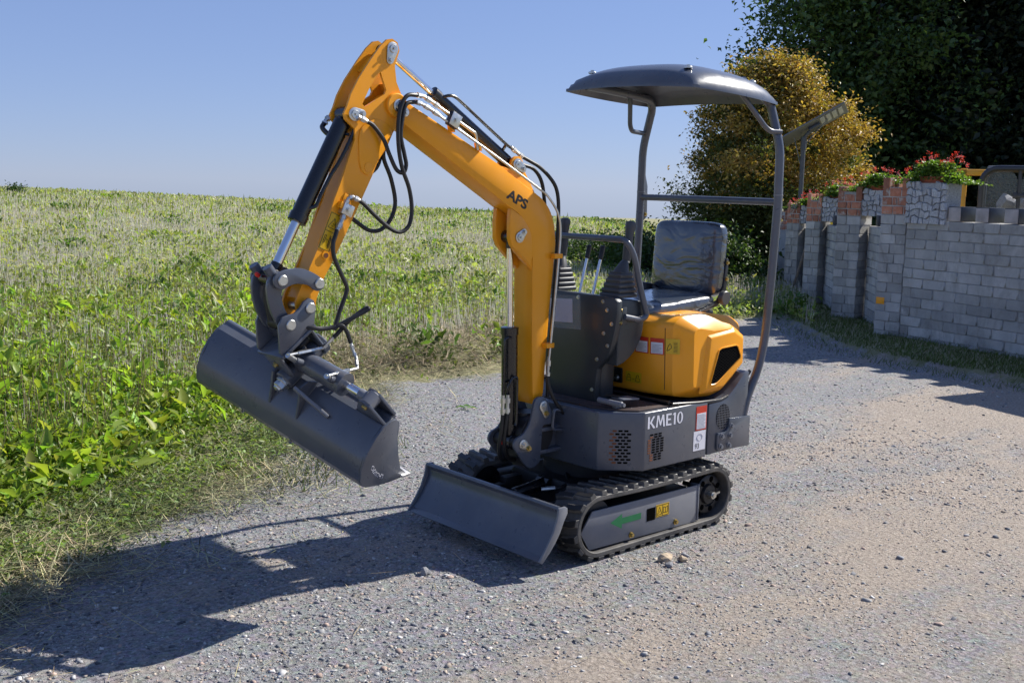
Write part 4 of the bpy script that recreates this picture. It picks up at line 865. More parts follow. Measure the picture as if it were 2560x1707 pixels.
# canopy roof: a shallow pressed dome with turned-down rim
nu = 36; V = []; F = []
def roof(u_, v_, t_):
    x = -.492+.345*u_*math.sqrt(max(0, 1-.13*v_*v_))*(1+.0*v_); y = .452*v_*math.sqrt(max(0, 1-.16*u_*u_))
    ru, rv = abs(u_)**3.8, abs(v_)**3.8
    z = 2.112+.020*u_-.010*v_+.088*(1-ru)*(1-rv)**.9+.012*(1-v_*v_)
    z -= .030*max(0, (max(abs(u_), abs(v_))-.90)/.10)
    return (x, y, z+.008-t_)
for t_ in (0, .014):
    for i in range(nu+1):
        for j in range(nu+1): V.append(roof(-1+2*i/nu, -1+2*j/nu, t_))
m_ = nu+1
for t_ in (0, 1):
    o_ = t_*m_*m_
    for i in range(nu):
        for j in range(nu): F.append((o_+i*m_+j, o_+(i+1)*m_+j, o_+(i+1)*m_+j+1, o_+i*m_+j+1))
rim = [i*m_ for i in range(nu)]+[nu*m_+j for j in range(nu)]+[i*m_+nu for i in range(nu, 0, -1)]+[j for j in range(nu, 0, -1)]
for i in range(len(rim)): a, b = rim[i], rim[(i+1) % len(rim)]; F.append((a, b, b+m_*m_, a+m_*m_))
g = G(); g.vf(V, F); RF = g.build('canopy_roof', 'grey_paint', EX, 40)
g = G()
for x in (-.70, -.50, -.30):
    g = G(); g.tube([(x, -.30, 2.176), (x, 0, 2.186), (x, .30, 2.166)], .012, 8); g.build('roof_rib', 'grey_paint', RF)
for x, y in ((-.25, .31), (-.25, -.31), (-.74, .31), (-.74, -.31)):
    zz = roof((x+.492)/.345, y/.452, 0)[2]
    g = G(); g.cyl((x, y, zz-.004), (x, y, zz+.006), .020, 18, bev=.002); g.cyl((x, y, zz+.006), (x, y, zz+.014), .010, 6); g.build('roof_bolt', 'zinc', RF)
# ================================================================== TERRAIN
CX, CY = CAM.x, CAM.y
EDGE = np.array([(6.5, -.15), (5.0, -.35), (3.44, -.73), (2.91, -.96), (2.41, -1.19), (1.91, -1.37), (1.40, -1.71), (.56, -2.36), (-.35, -3.10), (-.95, -3.48), (-1.41, -3.58), (-2.13, -3.35), (-3.82, -3.89), (-6.0, -4.6), (-7.3, -4.85)])
VERGE = np.array([(-8.1, -4.5), (-7.54, -3.84), (-6.44, -2.61), (-5.92, -1.42), (-5.67, -.33), (-5.42, .82), (-4.9, 2.8)])
ROAD = np.vstack([EDGE, VERGE, [(-4.5, 8), (0, 16), (14, 14), (16, 2)]])
def in_poly(x, y, P):
    c = np.zeros(x.shape, bool); j = len(P)-1
    for i in range(len(P)):
        xi, yi, xj, yj = P[i][0], P[i][1], P[j][0], P[j][1]
        c ^= ((yi > y) != (yj > y)) & (x < (xj-xi)*(y-yi)/(yj-yi+1e-12)+xi); j = i
    return c
def dist_line(x, y, L):
    best = np.full(x.shape, 1e9); bx = np.zeros(x.shape)
    for (ax, ay), (bx_, by_) in zip(L[:-1], L[1:]):
        dx, dy = bx_-ax, by_-ay; t = np.clip(((x-ax)*dx+(y-ay)*dy)/(dx*dx+dy*dy), 0, 1)
        dd = np.hypot(x-ax-t*dx, y-ay-t*dy); m = dd < best; best = np.where(m, dd, best); bx = np.where(m, ax+t*dx, bx)
    return best, bx
def sn(x, y, s, seed=0):
    """cheap smooth pseudo noise, about -1..1"""
    x = np.asarray(x)*s; y = np.asarray(y)*s; k = seed*1.7
    return (np.sin(x*1.3+2.1*np.sin(y*.9+k)+k)+np.sin(y*1.7+1.8*np.sin(x*1.1-k)+2*k)+.6*np.sin(2.9*x-1.9*y+k))/2.6
AZ = np.radians([-200, -95, -101.2, -106.1, -119.3, -131.4, -139.1, -147, -160]); 
azk = np.radians(np.array([-180, -160, -147, -139.1, -131.4, -119.3, -106.1, -95, -60]))
zck = np.array([0, 0, -.05, -.12, .06, .37, .75, .9, .6]); rck = np.array([60, 50, 40, 38, 45, 52, 60, 62, 60])
def height(x, y):
    x = np.asarray(x, float); y = np.asarray(y, float)
    az = np.arctan2(y-CY, x-CX); rr = np.hypot(x-CX, y-CY)
    zc = np.interp(az, azk, zck); rc = np.interp(az, azk, rck)
    t = np.clip((rr-9)/(rc-9), 0, 1.25); s = t*(1.9-.9*t)
    z = np.where(rr > rc, zc-np.minimum(((rr-rc)/60)**2*5, 24), zc*np.minimum(s, 1.0)*np.where(rr < 9, 0, 1))
    road = in_poly(x, y, ROAD); de, _ = dist_line(x, y, EDGE)
    field = (~road) & (x*.5-y > -1.5) 
    z = z + np.where(~road, np.clip(de, 0, .8)*.07, 0)
    md = np.hypot(x, y)
    und = .012*sn(x, y, 1.1, 1)+.006*sn(x, y, 3.7, 2)
    z = z + und*np.clip((md-1.2)/1.5, 0, 1)
    return z
# one sheet, rings round the machine, out to the horizon
na, nr_ = 720, 300
rr_ = np.concatenate([[0], np.geomspace(.05, 900, nr_)]); aa_ = np.linspace(0, 2*np.pi, na, endpoint=False)
RRg, AAg = np.meshgrid(rr_, aa_, indexing='ij'); gx = RRg*np.cos(AAg)+.5; gy = RRg*np.sin(AAg)+.2
gz = height(gx, gy); V = np.stack([gx, gy, gz], -1).reshape(-1, 3)
i_, j_ = np.meshgrid(np.arange(nr_), np.arange(na), indexing='ij'); j2 = (j_+1) % na
F = np.stack([i_*na+j_, (i_+1)*na+j_, (i_+1)*na+j2, i_*na+j2], -1).reshape(-1, 4)
def ground_mat():
    m, nt, b, co = base('ground_soil')
    at = nt.nodes.new('ShaderNodeAttribute'); at.attribute_name = 'road'
    lane = nt.nodes.new('ShaderNodeMapping'); lane.inputs['Rotation'].default_value = (0, 0, -.62); lane.inputs['Scale'].default_value = (.30, 1.15, 1); nt.links.new(co, lane.inputs[0])
    big = noise(nt, lane.outputs[0], .85, 5, .6); mid = noise(nt, co, 4.5, 6, .7); fine = noise(nt, co, 55, 6, .75); vfine = noise(nt, co, 180, 4, .7)
    vor = nt.nodes.new('ShaderNodeTexVoronoi'); vor.inputs['Scale'].default_value = 42; nt.links.new(co, vor.inputs['Vector'])
    grav = ramp2(nt, fine, (.088, .087, .088), (.40, .39, .378), .33, .70)
    vcol = mixc(nt, .35, grav, vor.outputs['Color'], 'SOFT_LIGHT'); 
    hs = nt.nodes.new('ShaderNodeHueSaturation'); hs.inputs['Saturation'].default_value = .35; nt.links.new(vcol, hs.inputs['Color'])
    tan = ramp2(nt, fine, (.19, .155, .122), (.50, .425, .350), .30, .68)
    f1 = mathn(nt, 'ADD', mathn(nt, 'MULTIPLY', big, 1.0), mathn(nt, 'MULTIPLY', mid, .45))
    sp = nt.nodes.new('ShaderNodeSeparateXYZ'); nt.links.new(co, sp.inputs[0])
    # sandier on the driven middle of the yard (towards +y), cleaner chippings near the field
    drv = nt.nodes.new('ShaderNodeMapRange'); drv.inputs['From Min'].default_value = -1.2; drv.inputs['From Max'].default_value = 2.2; drv.inputs['To Min'].default_value = -.14; drv.inputs['To Max'].default_value = .16
    nt.links.new(mathn(nt, 'SUBTRACT', sp.outputs['Y'], mathn(nt, 'MULTIPLY', sp.outputs['X'], .35)), drv.inputs['Value'])
    f1 = mathn(nt, 'ADD', f1, drv.outputs[0])
    fs = ramp2(nt, f1, (0, 0, 0), (.9, .9, .9), .66, .84)
    road = mixc(nt, fs, hs.outputs[0], tan)
    fld = ramp2(nt, mid, (.16, .135, .085), (.36, .32, .20), .3, .7)
    fgr = ramp2(nt, noise(nt, co, 1.4, 5, .7), (.20, .225, .09), (.40, .38, .21), .35, .65)
    fld = mixc(nt, .55, fld, fgr)
    edge = mathn(nt, 'ADD', at.outputs['Fac'], mathn(nt, 'MULTIPLY', mathn(nt, 'SUBTRACT', mid, .5), .9))
    fe = ramp2(nt, edge, (0, 0, 0), (1, 1, 1), .42, .58)
    nt.links.new(mixc(nt, fe, fld, road), b.inputs['Base Color'])
    b.inputs['Roughness'].default_value = .92; b.inputs['Specular IOR Level'].default_value = .25
    n = bump(nt, mid, .5, .03); n = bump(nt, fine, .9, .012, n); n = bump(nt, vor.outputs['Distance'], .5, .008, n); n = bump(nt, vfine, .6, .004, n)
    nt.links.new(n, b.inputs['Normal'])
ground_mat()
GR = raw_mesh('ground', V, F, 'ground_soil', smooth=True)
de, _ = dist_line(V[:, 0], V[:, 1], EDGE); dv, _ = dist_line(V[:, 0], V[:, 1], VERGE)
rd = np.where(in_poly(V[:, 0], V[:, 1], ROAD), 1, -1)*np.minimum(de, dv)
a = GR.data.attributes.new('road', 'FLOAT', 'POINT'); a.data.foreach_set('value', np.clip(.5+rd*.9, 0, 1).astype(np.float32))
tag(GR, kind='structure')

# ================================================================== BLOCK WALL WITH PILLARS
W = empty('castle_wall', (-8.6, -4.0, 0)); W0 = Vector((-8.6, -4.0, 0))
tag(W, 'long grey concrete block wall with brick-topped pillars and stone merlons', 'wall', kind='thing')
def wbuild(g, name, mat, parent, smooth=30):
    """mesh built in world coordinates, stored relative to the wall's base point"""
    o = g.build(name, mat, parent, smooth); o.data.transform(Matrix.Translation(-W0)) if parent is W or parent is not None else None
    return o
UNIT = {}
def unit_box(key, mat, bev):
    if key not in UNIT:
        L = []
        for v_ in range(4):
            g = G(); bm = bmesh.new(); bmesh.ops.create_cube(bm, size=1.0)
            rs = random.Random(v_*31+hash(mat) % 97*0+len(mat))
            for v in bm.verts: v.co += Vector((rs.uniform(-1, 1), rs.uniform(-1, 1), rs.uniform(-1, 1)))*.022
            bmesh.ops.bevel(bm, geom=bm.edges[:], offset=bev, segments=1, affect='EDGES', profile=.5)
            g.absorb(bm); o = g.build(key, mat, None, 40); L.append(o.data); bpy.data.objects.remove(o)
        UNIT[key] = L
    return random.choice(UNIT[key])
def piece(name, mat, parent, c, ex, ey, sx, sy, sz, bev=.035):
    """one masonry piece: centre c, horizontal axes ex, ey, size sx, sy, sz"""
    me = unit_box(name+mat, mat, bev); j = lambda: random.uniform(-.0022, .0022)
    mw = Matrix(((ex[0]*sx, ey[0]*sy, 0, c[0]-W0.x+j()), (ex[1]*sx, ey[1]*sy, 0, c[1]-W0.y+j()), (0, 0, sz, c[2]), (0, 0, 0, 1)))
    o = bpy.data.objects.new(name, me); link(o, parent); o.matrix_local = mw; return o
RH = .105
PIL = [('A', -7.303, -2.727, .310, .300, 1.387, 1.789, 13), ('B', -8.431, -3.985, .334, .270, 1.326, 1.695, 12), ('C', -9.644, -5.237, .240, .250, 1.198, 1.587, 11), ('D', -10.706, -6.290, .230, .230, 1.120, 1.435, 10), ('E', -11.939, -7.336, .210, .220, .96, 1.294, 0)]
for nm, X, Y, w, dp, zb, zt, rows in PIL:
    g = G(); g.box(X-dp+.006, X-.006, Y+.006, Y+w-.006, -.2, zb+.30, 0); pil = wbuild(g, 'pillar', 'mortar' if rows else 'block', W)
    g = G(); g.box(X-dp+.004, X-.004, Y+.004, Y+w-.004, zb+.002, zb+(zt-zb)*.66, 0); wbuild(g, 'brick_core', 'brick_mortar', pil)
    for r_ in range(rows):
        h = zb/rows; z = (r_+.5)*h; sp = .42 if r_ % 2 else .60; sp += random.uniform(-.05, .05)
        for y0, y1 in ((0, sp), (sp, 1)):
            piece('block', 'block', pil, (X-dp/2+.001, Y+w*(y0+y1)/2, z), (1, 0), (0, 1), dp+.008, w*(y1-y0)-.005, h-.005)
    # brick crown
    ch = (zt-zb)/4.1
    for r_ in range(2):
        z = zb+(r_+.5)*ch; cuts = [0, .40, .58, 1] if r_ % 2 else [0, .44, .86, 1]
        for a_, b_ in zip(cuts[:-1], cuts[1:]): piece('brick', 'brick', pil, (X-dp/2+.003, Y+w*(a_+b_)/2, z), (1, 0), (0, 1), dp+.008, w*(b_-a_)-.014, ch-.014)
    z0 = zb+2*ch; hh = zt-z0
    for yc, hs_ in ((.13, 1), (.87, 1), (.5, .48)):
        piece('brick', 'brick', pil, (X-.06, Y+w*yc, z0+hh*hs_/2), (1, 0), (0, 1), .12, w*(.24 if hs_ == 1 else .42), hh*hs_-.006)
        if hs_ == 1: piece('brick', 'brick', pil, (X-dp+.05, Y+w*yc, z0+hh*hs_/2), (1, 0), (0, 1), .10, w*.24, hh*hs_-.006)
# near panel: runs to the right of the first pillar
nd = Vector((.258, .966, 0)); nn = Vector((.966, -.258, 0)); n0 = Vector((-7.31, -2.42, 0)); TH = .20
def npt(s_, dpt, z): return n0+nd*s_+nn*dpt+Vector((0, 0, z))
g = G(); g.obox(npt(2.2, -TH/2, .56), (nd, nn, (0, 0, 1)), (4.5, TH-.014, 1.50)); pan = wbuild(g, 'wall_panel', 'mortar', W)
for r_ in range(-1, 13):
    off = .15 if r_ % 2 else 0; s_ = -.02-off
    while s_ < 2.45:
        L = .305+random.uniform(-.012, .012); a_, b_ = max(s_, -.0), s_+L
        if b_-a_ > .05: 
            c = npt((a_+b_)/2, -TH/2+.004+random.uniform(-.004, .004), (r_+.5)*RH-.02)
            piece('block', 'block', pan, c, nd, nn, b_-a_-.005, TH, RH-.005)
        s_ += L
# merlons clad in slate on top of the near panel
for k in range(5):
    s_ = .63+k*.345; 
    g = G(); g.obox(npt(s_, -.11, 1.418), (nd, nn, (0, 0, 1)), (.150, .22, .140), .004); mo = wbuild(g, 'merlon', 'slate_pale', W)
    g = G(); g.obox(npt(s_+.079, -.12, 1.420), (nd, nn, (0, 0, 1)), (.010, .215, .142), .001); wbuild(g, 'slate_cladding', 'slate', mo)
    g = G(); g.obox(npt(s_, -.115, 1.492), (nd, nn, (0, 0, 1)), (.155, .22, .009), .001); wbuild(g, 'slate_cap', 'slate', mo)
# rubble granite infill beside the pillars
def rubble(parent_name, org, e1_, e2_, L, z0, z1, dep, rows, cols):
    """split stones in rough courses; org lower left, e1_ along, e2_ outward normal"""
    g = G(); g.obox(org+e1_*L/2-e2_*dep/2+Vector((0, 0, (z0+z1)/2)), (e1_, e2_, (0, 0, 1)), (L-.02, dep-.03, z1-z0-.02)); base_o = wbuild(g, parent_name, 'granite', W)
    zl = np.linspace(z0, z1, rows+1); zj = lambda r_, x: zl[r_]+(0 if r_ in (0,) else .016*math.sin(x*23+r_*5.1)+.010*math.sin(x*57+r_))
    for r_ in range(rows):
        m_ = cols+int(rng.integers(-1, 2)); cuts = np.linspace(0, 1, m_+1); cuts[1:-1] += rng.uniform(-.32, .32, m_-1)/m_
        for a_, b_ in zip(cuts[:-1], cuts[1:]):
            if r_ == rows-1 and .30 < (a_+b_)/2 < .78 and L > .4: continue
            xa, xb, xm = a_*L, b_*L, (a_+b_)/2*L; sl = rng.uniform(-.010, .010, 2)*(1 if 0 < r_ else .3)
            poly = [(xa+sl[0], zj(r_, xa)), (xm, zj(r_, xm)), (xb+sl[1], zj(r_, xb)), (xb-sl[1], zj(r_+1, xb)), (xm, zj(r_+1, xm)), (xa-sl[0], zj(r_+1, xa))]
            cx_ = sum(p[0] for p in poly)/6; cz_ = sum(p[1] for p in poly)/6; ins = 1-.0035/max(.02, min(xb-xa, zl[1]-zl[0])/2)
            poly = [(cx_+(x-cx_)*ins, cz_+(z-cz_)*ins) for x, z in poly]; pr = rng.uniform(.002, .020); n = 6
            V = [org+e1_*x-e2_*.03+Vector((0, 0, z)) for x, z in poly]+[org+e1_*(cx_+(x-cx_)*.95)+e2_*(pr+rng.uniform(-.006, .006))+Vector((0, 0, cz_+(z-cz_)*.95)) for x, z in poly]
            g = G(); g.vf(V, [list(range(n)), list(range(n, 2*n))]+[[i, (i+1) % n, n+(i+1) % n, n+i] for i in range(n)], .003, 1)
            wbuild(g, 'stone', 'granite', base_o, 25)
    return base_o
rubble('stone_infill', npt(.0, .03, 0), nd, nn, .54, 1.30, 1.745, .24, 6, 7)
ey_ = Vector((0, 1, 0)); ex_ = Vector((1, 0, 0))
rubble('stone_infill', Vector((-8.45, -3.65, 0)), ey_, ex_, .42, 1.33, 1.66, .22, 5, 5)
rubble('stone_infill', Vector((-9.66, -4.995, 0)), ey_, ex_, .40, 1.20, 1.54, .22, 5, 5)
rubble('stone_infill', Vector((-10.73, -6.06, 0)), ey_, ex_, .30, 1.12, 1.40, .2, 4, 4)
# panels between the pillars
for (p0, p1, top, blk) in (((-8.60, -3.62), (-7.58, -2.72), 1.21, 1), ((-9.80, -4.98), (-8.66, -3.98), 1.16, 1), ((-10.86, -6.06), (-9.86, -5.23), 1.06, 0), ((-12.1, -7.1), (-10.9, -6.28), .94, 0), ((-14.5, -9.3), (-12.1, -7.32), .9, 0)):
    a_ = Vector((*p0, 0)); b_ = Vector((*p1, 0)); L = (b_-a_).length; e_ = (b_-a_).normalized(); n_ = Vector((e_.y, -e_.x, 0))
    g = G(); g.obox((a_+b_)/2-n_*.09+Vector((0, 0, top/2-.1)), (e_, n_, (0, 0, 1)), (L+.1, .17, top+.18)); pn = wbuild(g, 'wall_panel', 'mortar' if blk else 'block', W)
    if blk:
        nrow = int(round(top/RH))
        for r_ in range(nrow):
            s_ = -.15 if r_ % 2 else 0
            while s_ < L-.03:
                a2, b2 = max(s_, 0), min(s_+.36, L); 
                if b2-a2 > .05: piece('block', 'block', pn, a_+e_*(a2+b2)/2-n_*.085+Vector((0, 0, (r_+.5)*top/nrow)), e_, n_, b2-a2-.005, .19, top/nrow-.005)
                s_ += .36
    for t_ in (.35, .62, .88):
        c = a_.lerp(b_, t_)+Vector((0, 0, top+.075)); g = G(); g.obox(c-n_*.09, (e_, n_, (0, 0, 1)), (.13, .20, .13), .004); wbuild(g, 'merlon', 'slate', W)
for s0_, L_, h_ in ((2.42, .34, 1.80), (2.76, .60, 1.74), (4.1, .34, 1.80)):
    g = G(); g.obox(npt(s0_+L_/2, -.05, h_/2-.05), (nd, nn, (0, 0, 1)), (L_, .34, h_+.1), .006); wbuild(g, 'pillar' if L_ < .5 else 'stone_infill', 'block' if L_ < .5 else 'granite', W)
g = G(); g.obox(Vector((-7.298, -2.665, .435)), (ey_, ex_, (0, 0, 1)), (.10, .004, .075), .001); wbuild(g, 'paint_mark', 'orange', W)
# grass-hidden foot stone
# ================================================================== LEAF GEOMETRY
def leaf_arrays(pos, yaw, pitch, roll, length, width, fold=.25, bend=.25):
    """folded leaf blades: 6 verts, 2 quads each"""
    n = len(pos); cy, sy = np.cos(yaw), np.sin(yaw); cp, sp_ = np.cos(pitch), np.sin(pitch)
    dr = np.stack([cy*cp, sy*cp, sp_], -1); sd = np.stack([-sy, cy, np.zeros(n)], -1)
    up = np.cross(dr, sd); cr_, sr = np.cos(roll)[:, None], np.sin(roll)[:, None]
    sd2 = sd*cr_+up*sr; up2 = up*cr_-sd*sr
    l = length[:, None]; w = width[:, None]
    mid = pos+dr*l*.45+up2*l*bend*.35; tip = pos+dr*l-up2*l*bend*.15
    V = np.stack([pos, mid+sd2*w*.5+up2*w*fold, tip, mid-sd2*w*.5+up2*w*fold, mid-up2*w*.02], 1).reshape(-1, 3)
    o = (np.arange(n)*5)[:, None]
    F = np.concatenate([o+np.array([[0, 1, 2, 4]]), o+np.array([[0, 4, 2, 3]])], 1).reshape(-1, 4)
    return V, F
def stalk_arrays(p0, p1, w0, w1):
    """thin three-sided stems"""
    n = len(p0); a = np.array([0, 2.094, 4.189]); o = np.stack([np.cos(a), np.sin(a), np.zeros(3)], -1)
    V = np.concatenate([p0[:, None, :]+o[None]*w0[:, None, None], p1[:, None, :]+o[None]*w1[:, None, None]], 1).reshape(-1, 3)
    k = (np.arange(n)*6)[:, None]
    F = np.concatenate([k+np.array([[0, 1, 4, 3]]), k+np.array([[1, 2, 5, 4]]), k+np.array([[2, 0, 3, 5]])], 1).reshape(-1, 4)
    return V, F
class Acc:
    def __init__(s): s.V = []; s.F = []; s.C = []; s.n = 0
    def add(s, VF, col, per):
        V_, F_ = VF; s.V.append(V_); s.F.append(F_+s.n); s.n += len(V_); s.C.append(np.repeat(col, per, 0))
    def build(s, name, mat, parent=None): return raw_mesh(name, np.vstack(s.V), np.vstack(s.F), mat, parent, np.clip(np.vstack(s.C), 0, 1))
def tints(n, base_, var=.25, hue=.12):
    b = np.asarray(base_, float)[None, :]; f = 1+rng.uniform(-var, var, (n, 1)); h = 1+rng.uniform(-hue, hue, (n, 3)); return b*f*h
def polar(n, r0, r1, az0, az1, power=1.0):
    """random ground points round the viewpoint; power 1 = density falling as 1/r^2"""
    uu = rng.random(n); r = r0*(r1/r0)**uu if power == 1.0 else np.sqrt(r0**2+uu*(r1**2-r0**2))
    az = np.radians(rng.uniform(az0, az1, n)); return CX+r*np.cos(az), CY+r*np.sin(az), r
# ---- loose gravel and chippings
def stones(n, r0, r1, smin, smax, az0=-178, az1=-88, zone=0):
    x, y, r = polar(n, r0, r1, az0, az1); ok = in_poly(x, y, ROAD)
    keep = rng.random(n) < np.where(sn(x, y, 2.3, 5)+.35*sn(x, y, .7, 8)-.30*np.clip(y-.35*x-.6, -1, 2.2) > -.35, 1, .34); ok &= keep
    if zone: ok &= rng.random(n) < np.clip(1.05-(y-.35*x+.1)/1.9+.35*sn(x, y, 1.6, 17), .10, 1)
    ok &= ~((np.abs(x) < .5) & (np.abs(np.abs(y)-.375) < .085))
    x, y, r = x[ok], y[ok], r[ok]; n = len(x); s = smin*(smax/smin)**(rng.random(n)**2.2); s = np.maximum(s, r*.0011)
    c = np.array([(-1, -1, -1), (1, -1, -1), (1, 1, -1), (-1, 1, -1), (-1, -1, 1), (1, -1, 1), (1, 1, 1), (-1, 1, 1)], float)*.5
    P = c[None]*np.ones((n, 1, 1)); P = P*(1+rng.uniform(-.45, .25, (n, 8, 3))); P[:, 4:, :2] *= rng.uniform(.35, .9, (n, 1, 1))
    sc = np.stack([s*rng.uniform(.8, 1.5, n), s*rng.uniform(.6, 1.0, n), s*rng.uniform(.18, .52, n)], -1); P = P*sc[:, None, :]
    yw = rng.uniform(0, 6.28, n); tl = rng.normal(0, .22, n)
    X = P[..., 0]*np.cos(tl)[:, None]-P[..., 2]*np.sin(tl)[:, None]; Z = P[..., 0]*np.sin(tl)[:, None]+P[..., 2]*np.cos(tl)[:, None]
    X2 = X*np.cos(yw)[:, None]-P[..., 1]*np.sin(yw)[:, None]; Y2 = X*np.sin(yw)[:, None]+P[..., 1]*np.cos(yw)[:, None]
    z0 = height(x, y)+sc[:, 2]*.22
    V_ = np.stack([X2+x[:, None], Y2+y[:, None], Z+z0[:, None]], -1).reshape(-1, 3)
    f = np.array([(0, 3, 2, 1), (4, 5, 6, 7), (0, 1, 5, 4), (1, 2, 6, 5), (2, 3, 7, 6), (3, 0, 4, 7)])
    F_ = (np.arange(n)*8)[:, None, None]+f[None]; F_ = F_.reshape(-1, 4)
    pal = np.array([(.145, .149, .160), (.21, .212, .220), (.29, .288, .288), (.46, .452, .438), (.42, .355, .285), (.38, .285, .235), (.075, .078, .088)])
    sandy = np.clip((y-.35*x+.3)/2.5, 0, 1)
    k = np.where(rng.random(n) < .30+.35*sandy, rng.integers(3, 6, n), rng.choice([0, 0, 1, 1, 2, 2, 6], n))
    col = pal[k]*(1+rng.uniform(-.2, .2, (n, 1))); return (V_, F_), col
A_ = Acc()
for args in ((95000, 2.2, 7.5, .0035, .012, 0), (56000, 2.2, 8.0, .007, .022, 1), (26000, 6.0, 16, .009, .024, 0), (500, 2.3, 7, .018, .036, 0)):
    vf_, c_ = stones(*args[:5], zone=args[5]); A_.add(vf_, c_, 6)
o = A_.build('gravel', 'gravel_stone'); tag(o, 'loose grey stone chippings spread over the yard', 'gravel', kind='stuff')
# a few distinct stones by the near track
def rock(name, p, size, mat, seed, label, cat='stone', par=None):
    rs = random.Random(seed); bm = bmesh.new(); bmesh.ops.create_icosphere(bm, subdivisions=2, radius=1)
    for v in bm.verts:
        f = 1+.22*math.sin(v.co.x*3.1+seed)+.18*math.sin(v.co.y*4.3+seed*2)+rs.uniform(-.07, .07); v.co = Vector((v.co.x*size[0]*f, v.co.y*size[1]*f, v.co.z*size[2]*f))
    g = G(); g.absorb(bm); o = g.build(name, mat, par, 20); o.location = p; o.rotation_euler = (rs.uniform(-.3, .3), rs.uniform(-.3, .3), rs.uniform(0, 6))
    if label: tag(o, label, cat)
    return o
pm('tan_stone', (.42, .33, .23), .85, 0, 0, .25, 20, .05, .6, .006, 30); pm('grey_stone', (.22, .22, .23), .85, 0, 0, .25, 20, .05, .6, .006, 30)
rock('stone', (.16, .645, .012), (.042, .022, .020), 'tan_stone', 3, 'tan chunk of stone beside the near track')
rock('stone', (.10, .69, .008), (.024, .017, .015), 'tan_stone', 5, 'small tan stone in front of the tan chunk')
rock('stone', (.06, .665, .008), (.020, .016, .013), 'grey_stone', 9, 'small grey stone right of the tan chunk by the track')
rock('stone', (.21, .70, .008), (.018, .015, .013), 'grey_stone', 12, 'small pale grey stone left of the tan chunk by the track')
rock('stone', (1.10, .12, .010), (.028, .020, .018), 'grey_stone', 14, 'grey stone lying in the shade before the blade')
# ---- weeds, stubble and dry grass on the field
def field_pts(n, r0, r1, az0, az1, power=1.0):
    x, y, r = polar(n, r0, r1, az0, az1, power); ok = ~in_poly(x, y, ROAD); d_, bx = dist_line(x, y, EDGE)
    ok &= (y < x*.62+1.0) ; return x[ok], y[ok], r[ok], d_[ok], bx[ok]
Wd = Acc(); St = Acc(); Wd2 = Acc()
# broad dock and thistle leaves near the left edge
x, y, r, d_, bx = field_pts(44000, 4.2, 17, -140, -92)
dens = np.clip((d_-.25)/.5, 0, 1)*np.where(bx > -.2, 1, np.clip((d_-1.4)/.8, 0, 1)*.75)*(.55+.45*sn(x, y, 1.7, 3))*np.clip(1.7-r/9.5, .10, 1); ok = rng.random(len(x)) < np.clip(dens, .0, 1)
x, y, r, d_ = x[ok], y[ok], r[ok], d_[ok]; k = 9; n = len(x)*k
px_, py_ = np.repeat(x, k), np.repeat(y, k); hgt = np.repeat(np.clip(.06+.26*np.clip(d_/1.6, 0, 1)*(.6+.5*sn(x, y, .9, 4)), .04, .36), k)
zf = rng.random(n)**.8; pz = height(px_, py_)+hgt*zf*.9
pos = np.stack([px_+rng.normal(0, .05, n), py_+rng.normal(0, .05, n), pz], -1)
ln = rng.uniform(.05, .15, n)*np.where(np.repeat(rng.random(len(x)), k) < .28, 1.15, .48)
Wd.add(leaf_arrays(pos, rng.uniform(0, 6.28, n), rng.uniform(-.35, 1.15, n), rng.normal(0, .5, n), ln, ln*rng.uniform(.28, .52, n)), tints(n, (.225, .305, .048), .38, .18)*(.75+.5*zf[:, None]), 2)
# small undergrowth leaves filling in
x, y, r, d_, bx = field_pts(190000, 3.6, 24, -146, -92)
dn_ = np.clip((d_+.02)/.35, .12, 1)*np.clip(1.5-r/15, .28, 1)*np.where((bx < -.4) & (bx > -4) & (d_ < 1.7), .22, 1); ok = rng.random(len(x)) < dn_; x, y, r, d_ = x[ok], y[ok], r[ok], d_[ok]; n = len(x)
hz = np.clip(.02+.20*np.clip(d_/1.0, 0, 1), 0, .22)*rng.random(n)
ln = rng.uniform(.02, .065, n)*np.maximum(1, r/9)
wil = np.clip(1-d_/.7, 0, 1)[:, None]
dry = np.clip((r-8)/9+.35*sn(x, y, .8, 31), 0, .85)[:, None]
col = (tints(n, (.20, .270, .055), .4, .2)*(1-dry)+tints(n, (.34, .36, .15), .35, .12)*dry)*(1-wil)+tints(n, (.145, .185, .070), .35, .15)*wil
Wd.add(leaf_arrays(np.stack([x, y, height(x, y)+hz], -1), rng.uniform(0, 6.28, n), rng.uniform(-.4, 1.2, n), rng.normal(0, .6, n), ln, ln*rng.uniform(.3, .6, n)), col, 2)
# far weeds
x, y, r, d_, bx = field_pts(150000, 13, 75, -150, -92); n = len(x)
patch = sn(x, y, .25, 6)+.6*sn(x, y, .9, 7); ok = rng.random(n) < np.clip(.75+.35*patch, .45, 1); x, y, r = x[ok], y[ok], r[ok]; n = len(x)
ln = rng.uniform(.05, .13, n)*np.maximum(.75, r/26); yl = np.clip(.5+.5*sn(x, y, .33, 9)+rng.normal(0, .25, n), 0, 1)[:, None]
col = tints(n, (.25, .330, .095), .3, .15)*(1-yl)+tints(n, (.37, .375, .165), .3, .15)*yl
Wd.add(leaf_arrays(np.stack([x, y, height(x, y)+rng.random(n)*.10], -1), rng.uniform(0, 6.28, n), rng.uniform(.0, 1.3, n), rng.normal(0, .6, n), ln, ln*rng.uniform(.3, .6, n)), col, 2)
cx_, cy_, cr_, cd_, _ = field_pts(110, 9, 55, -148, -92)
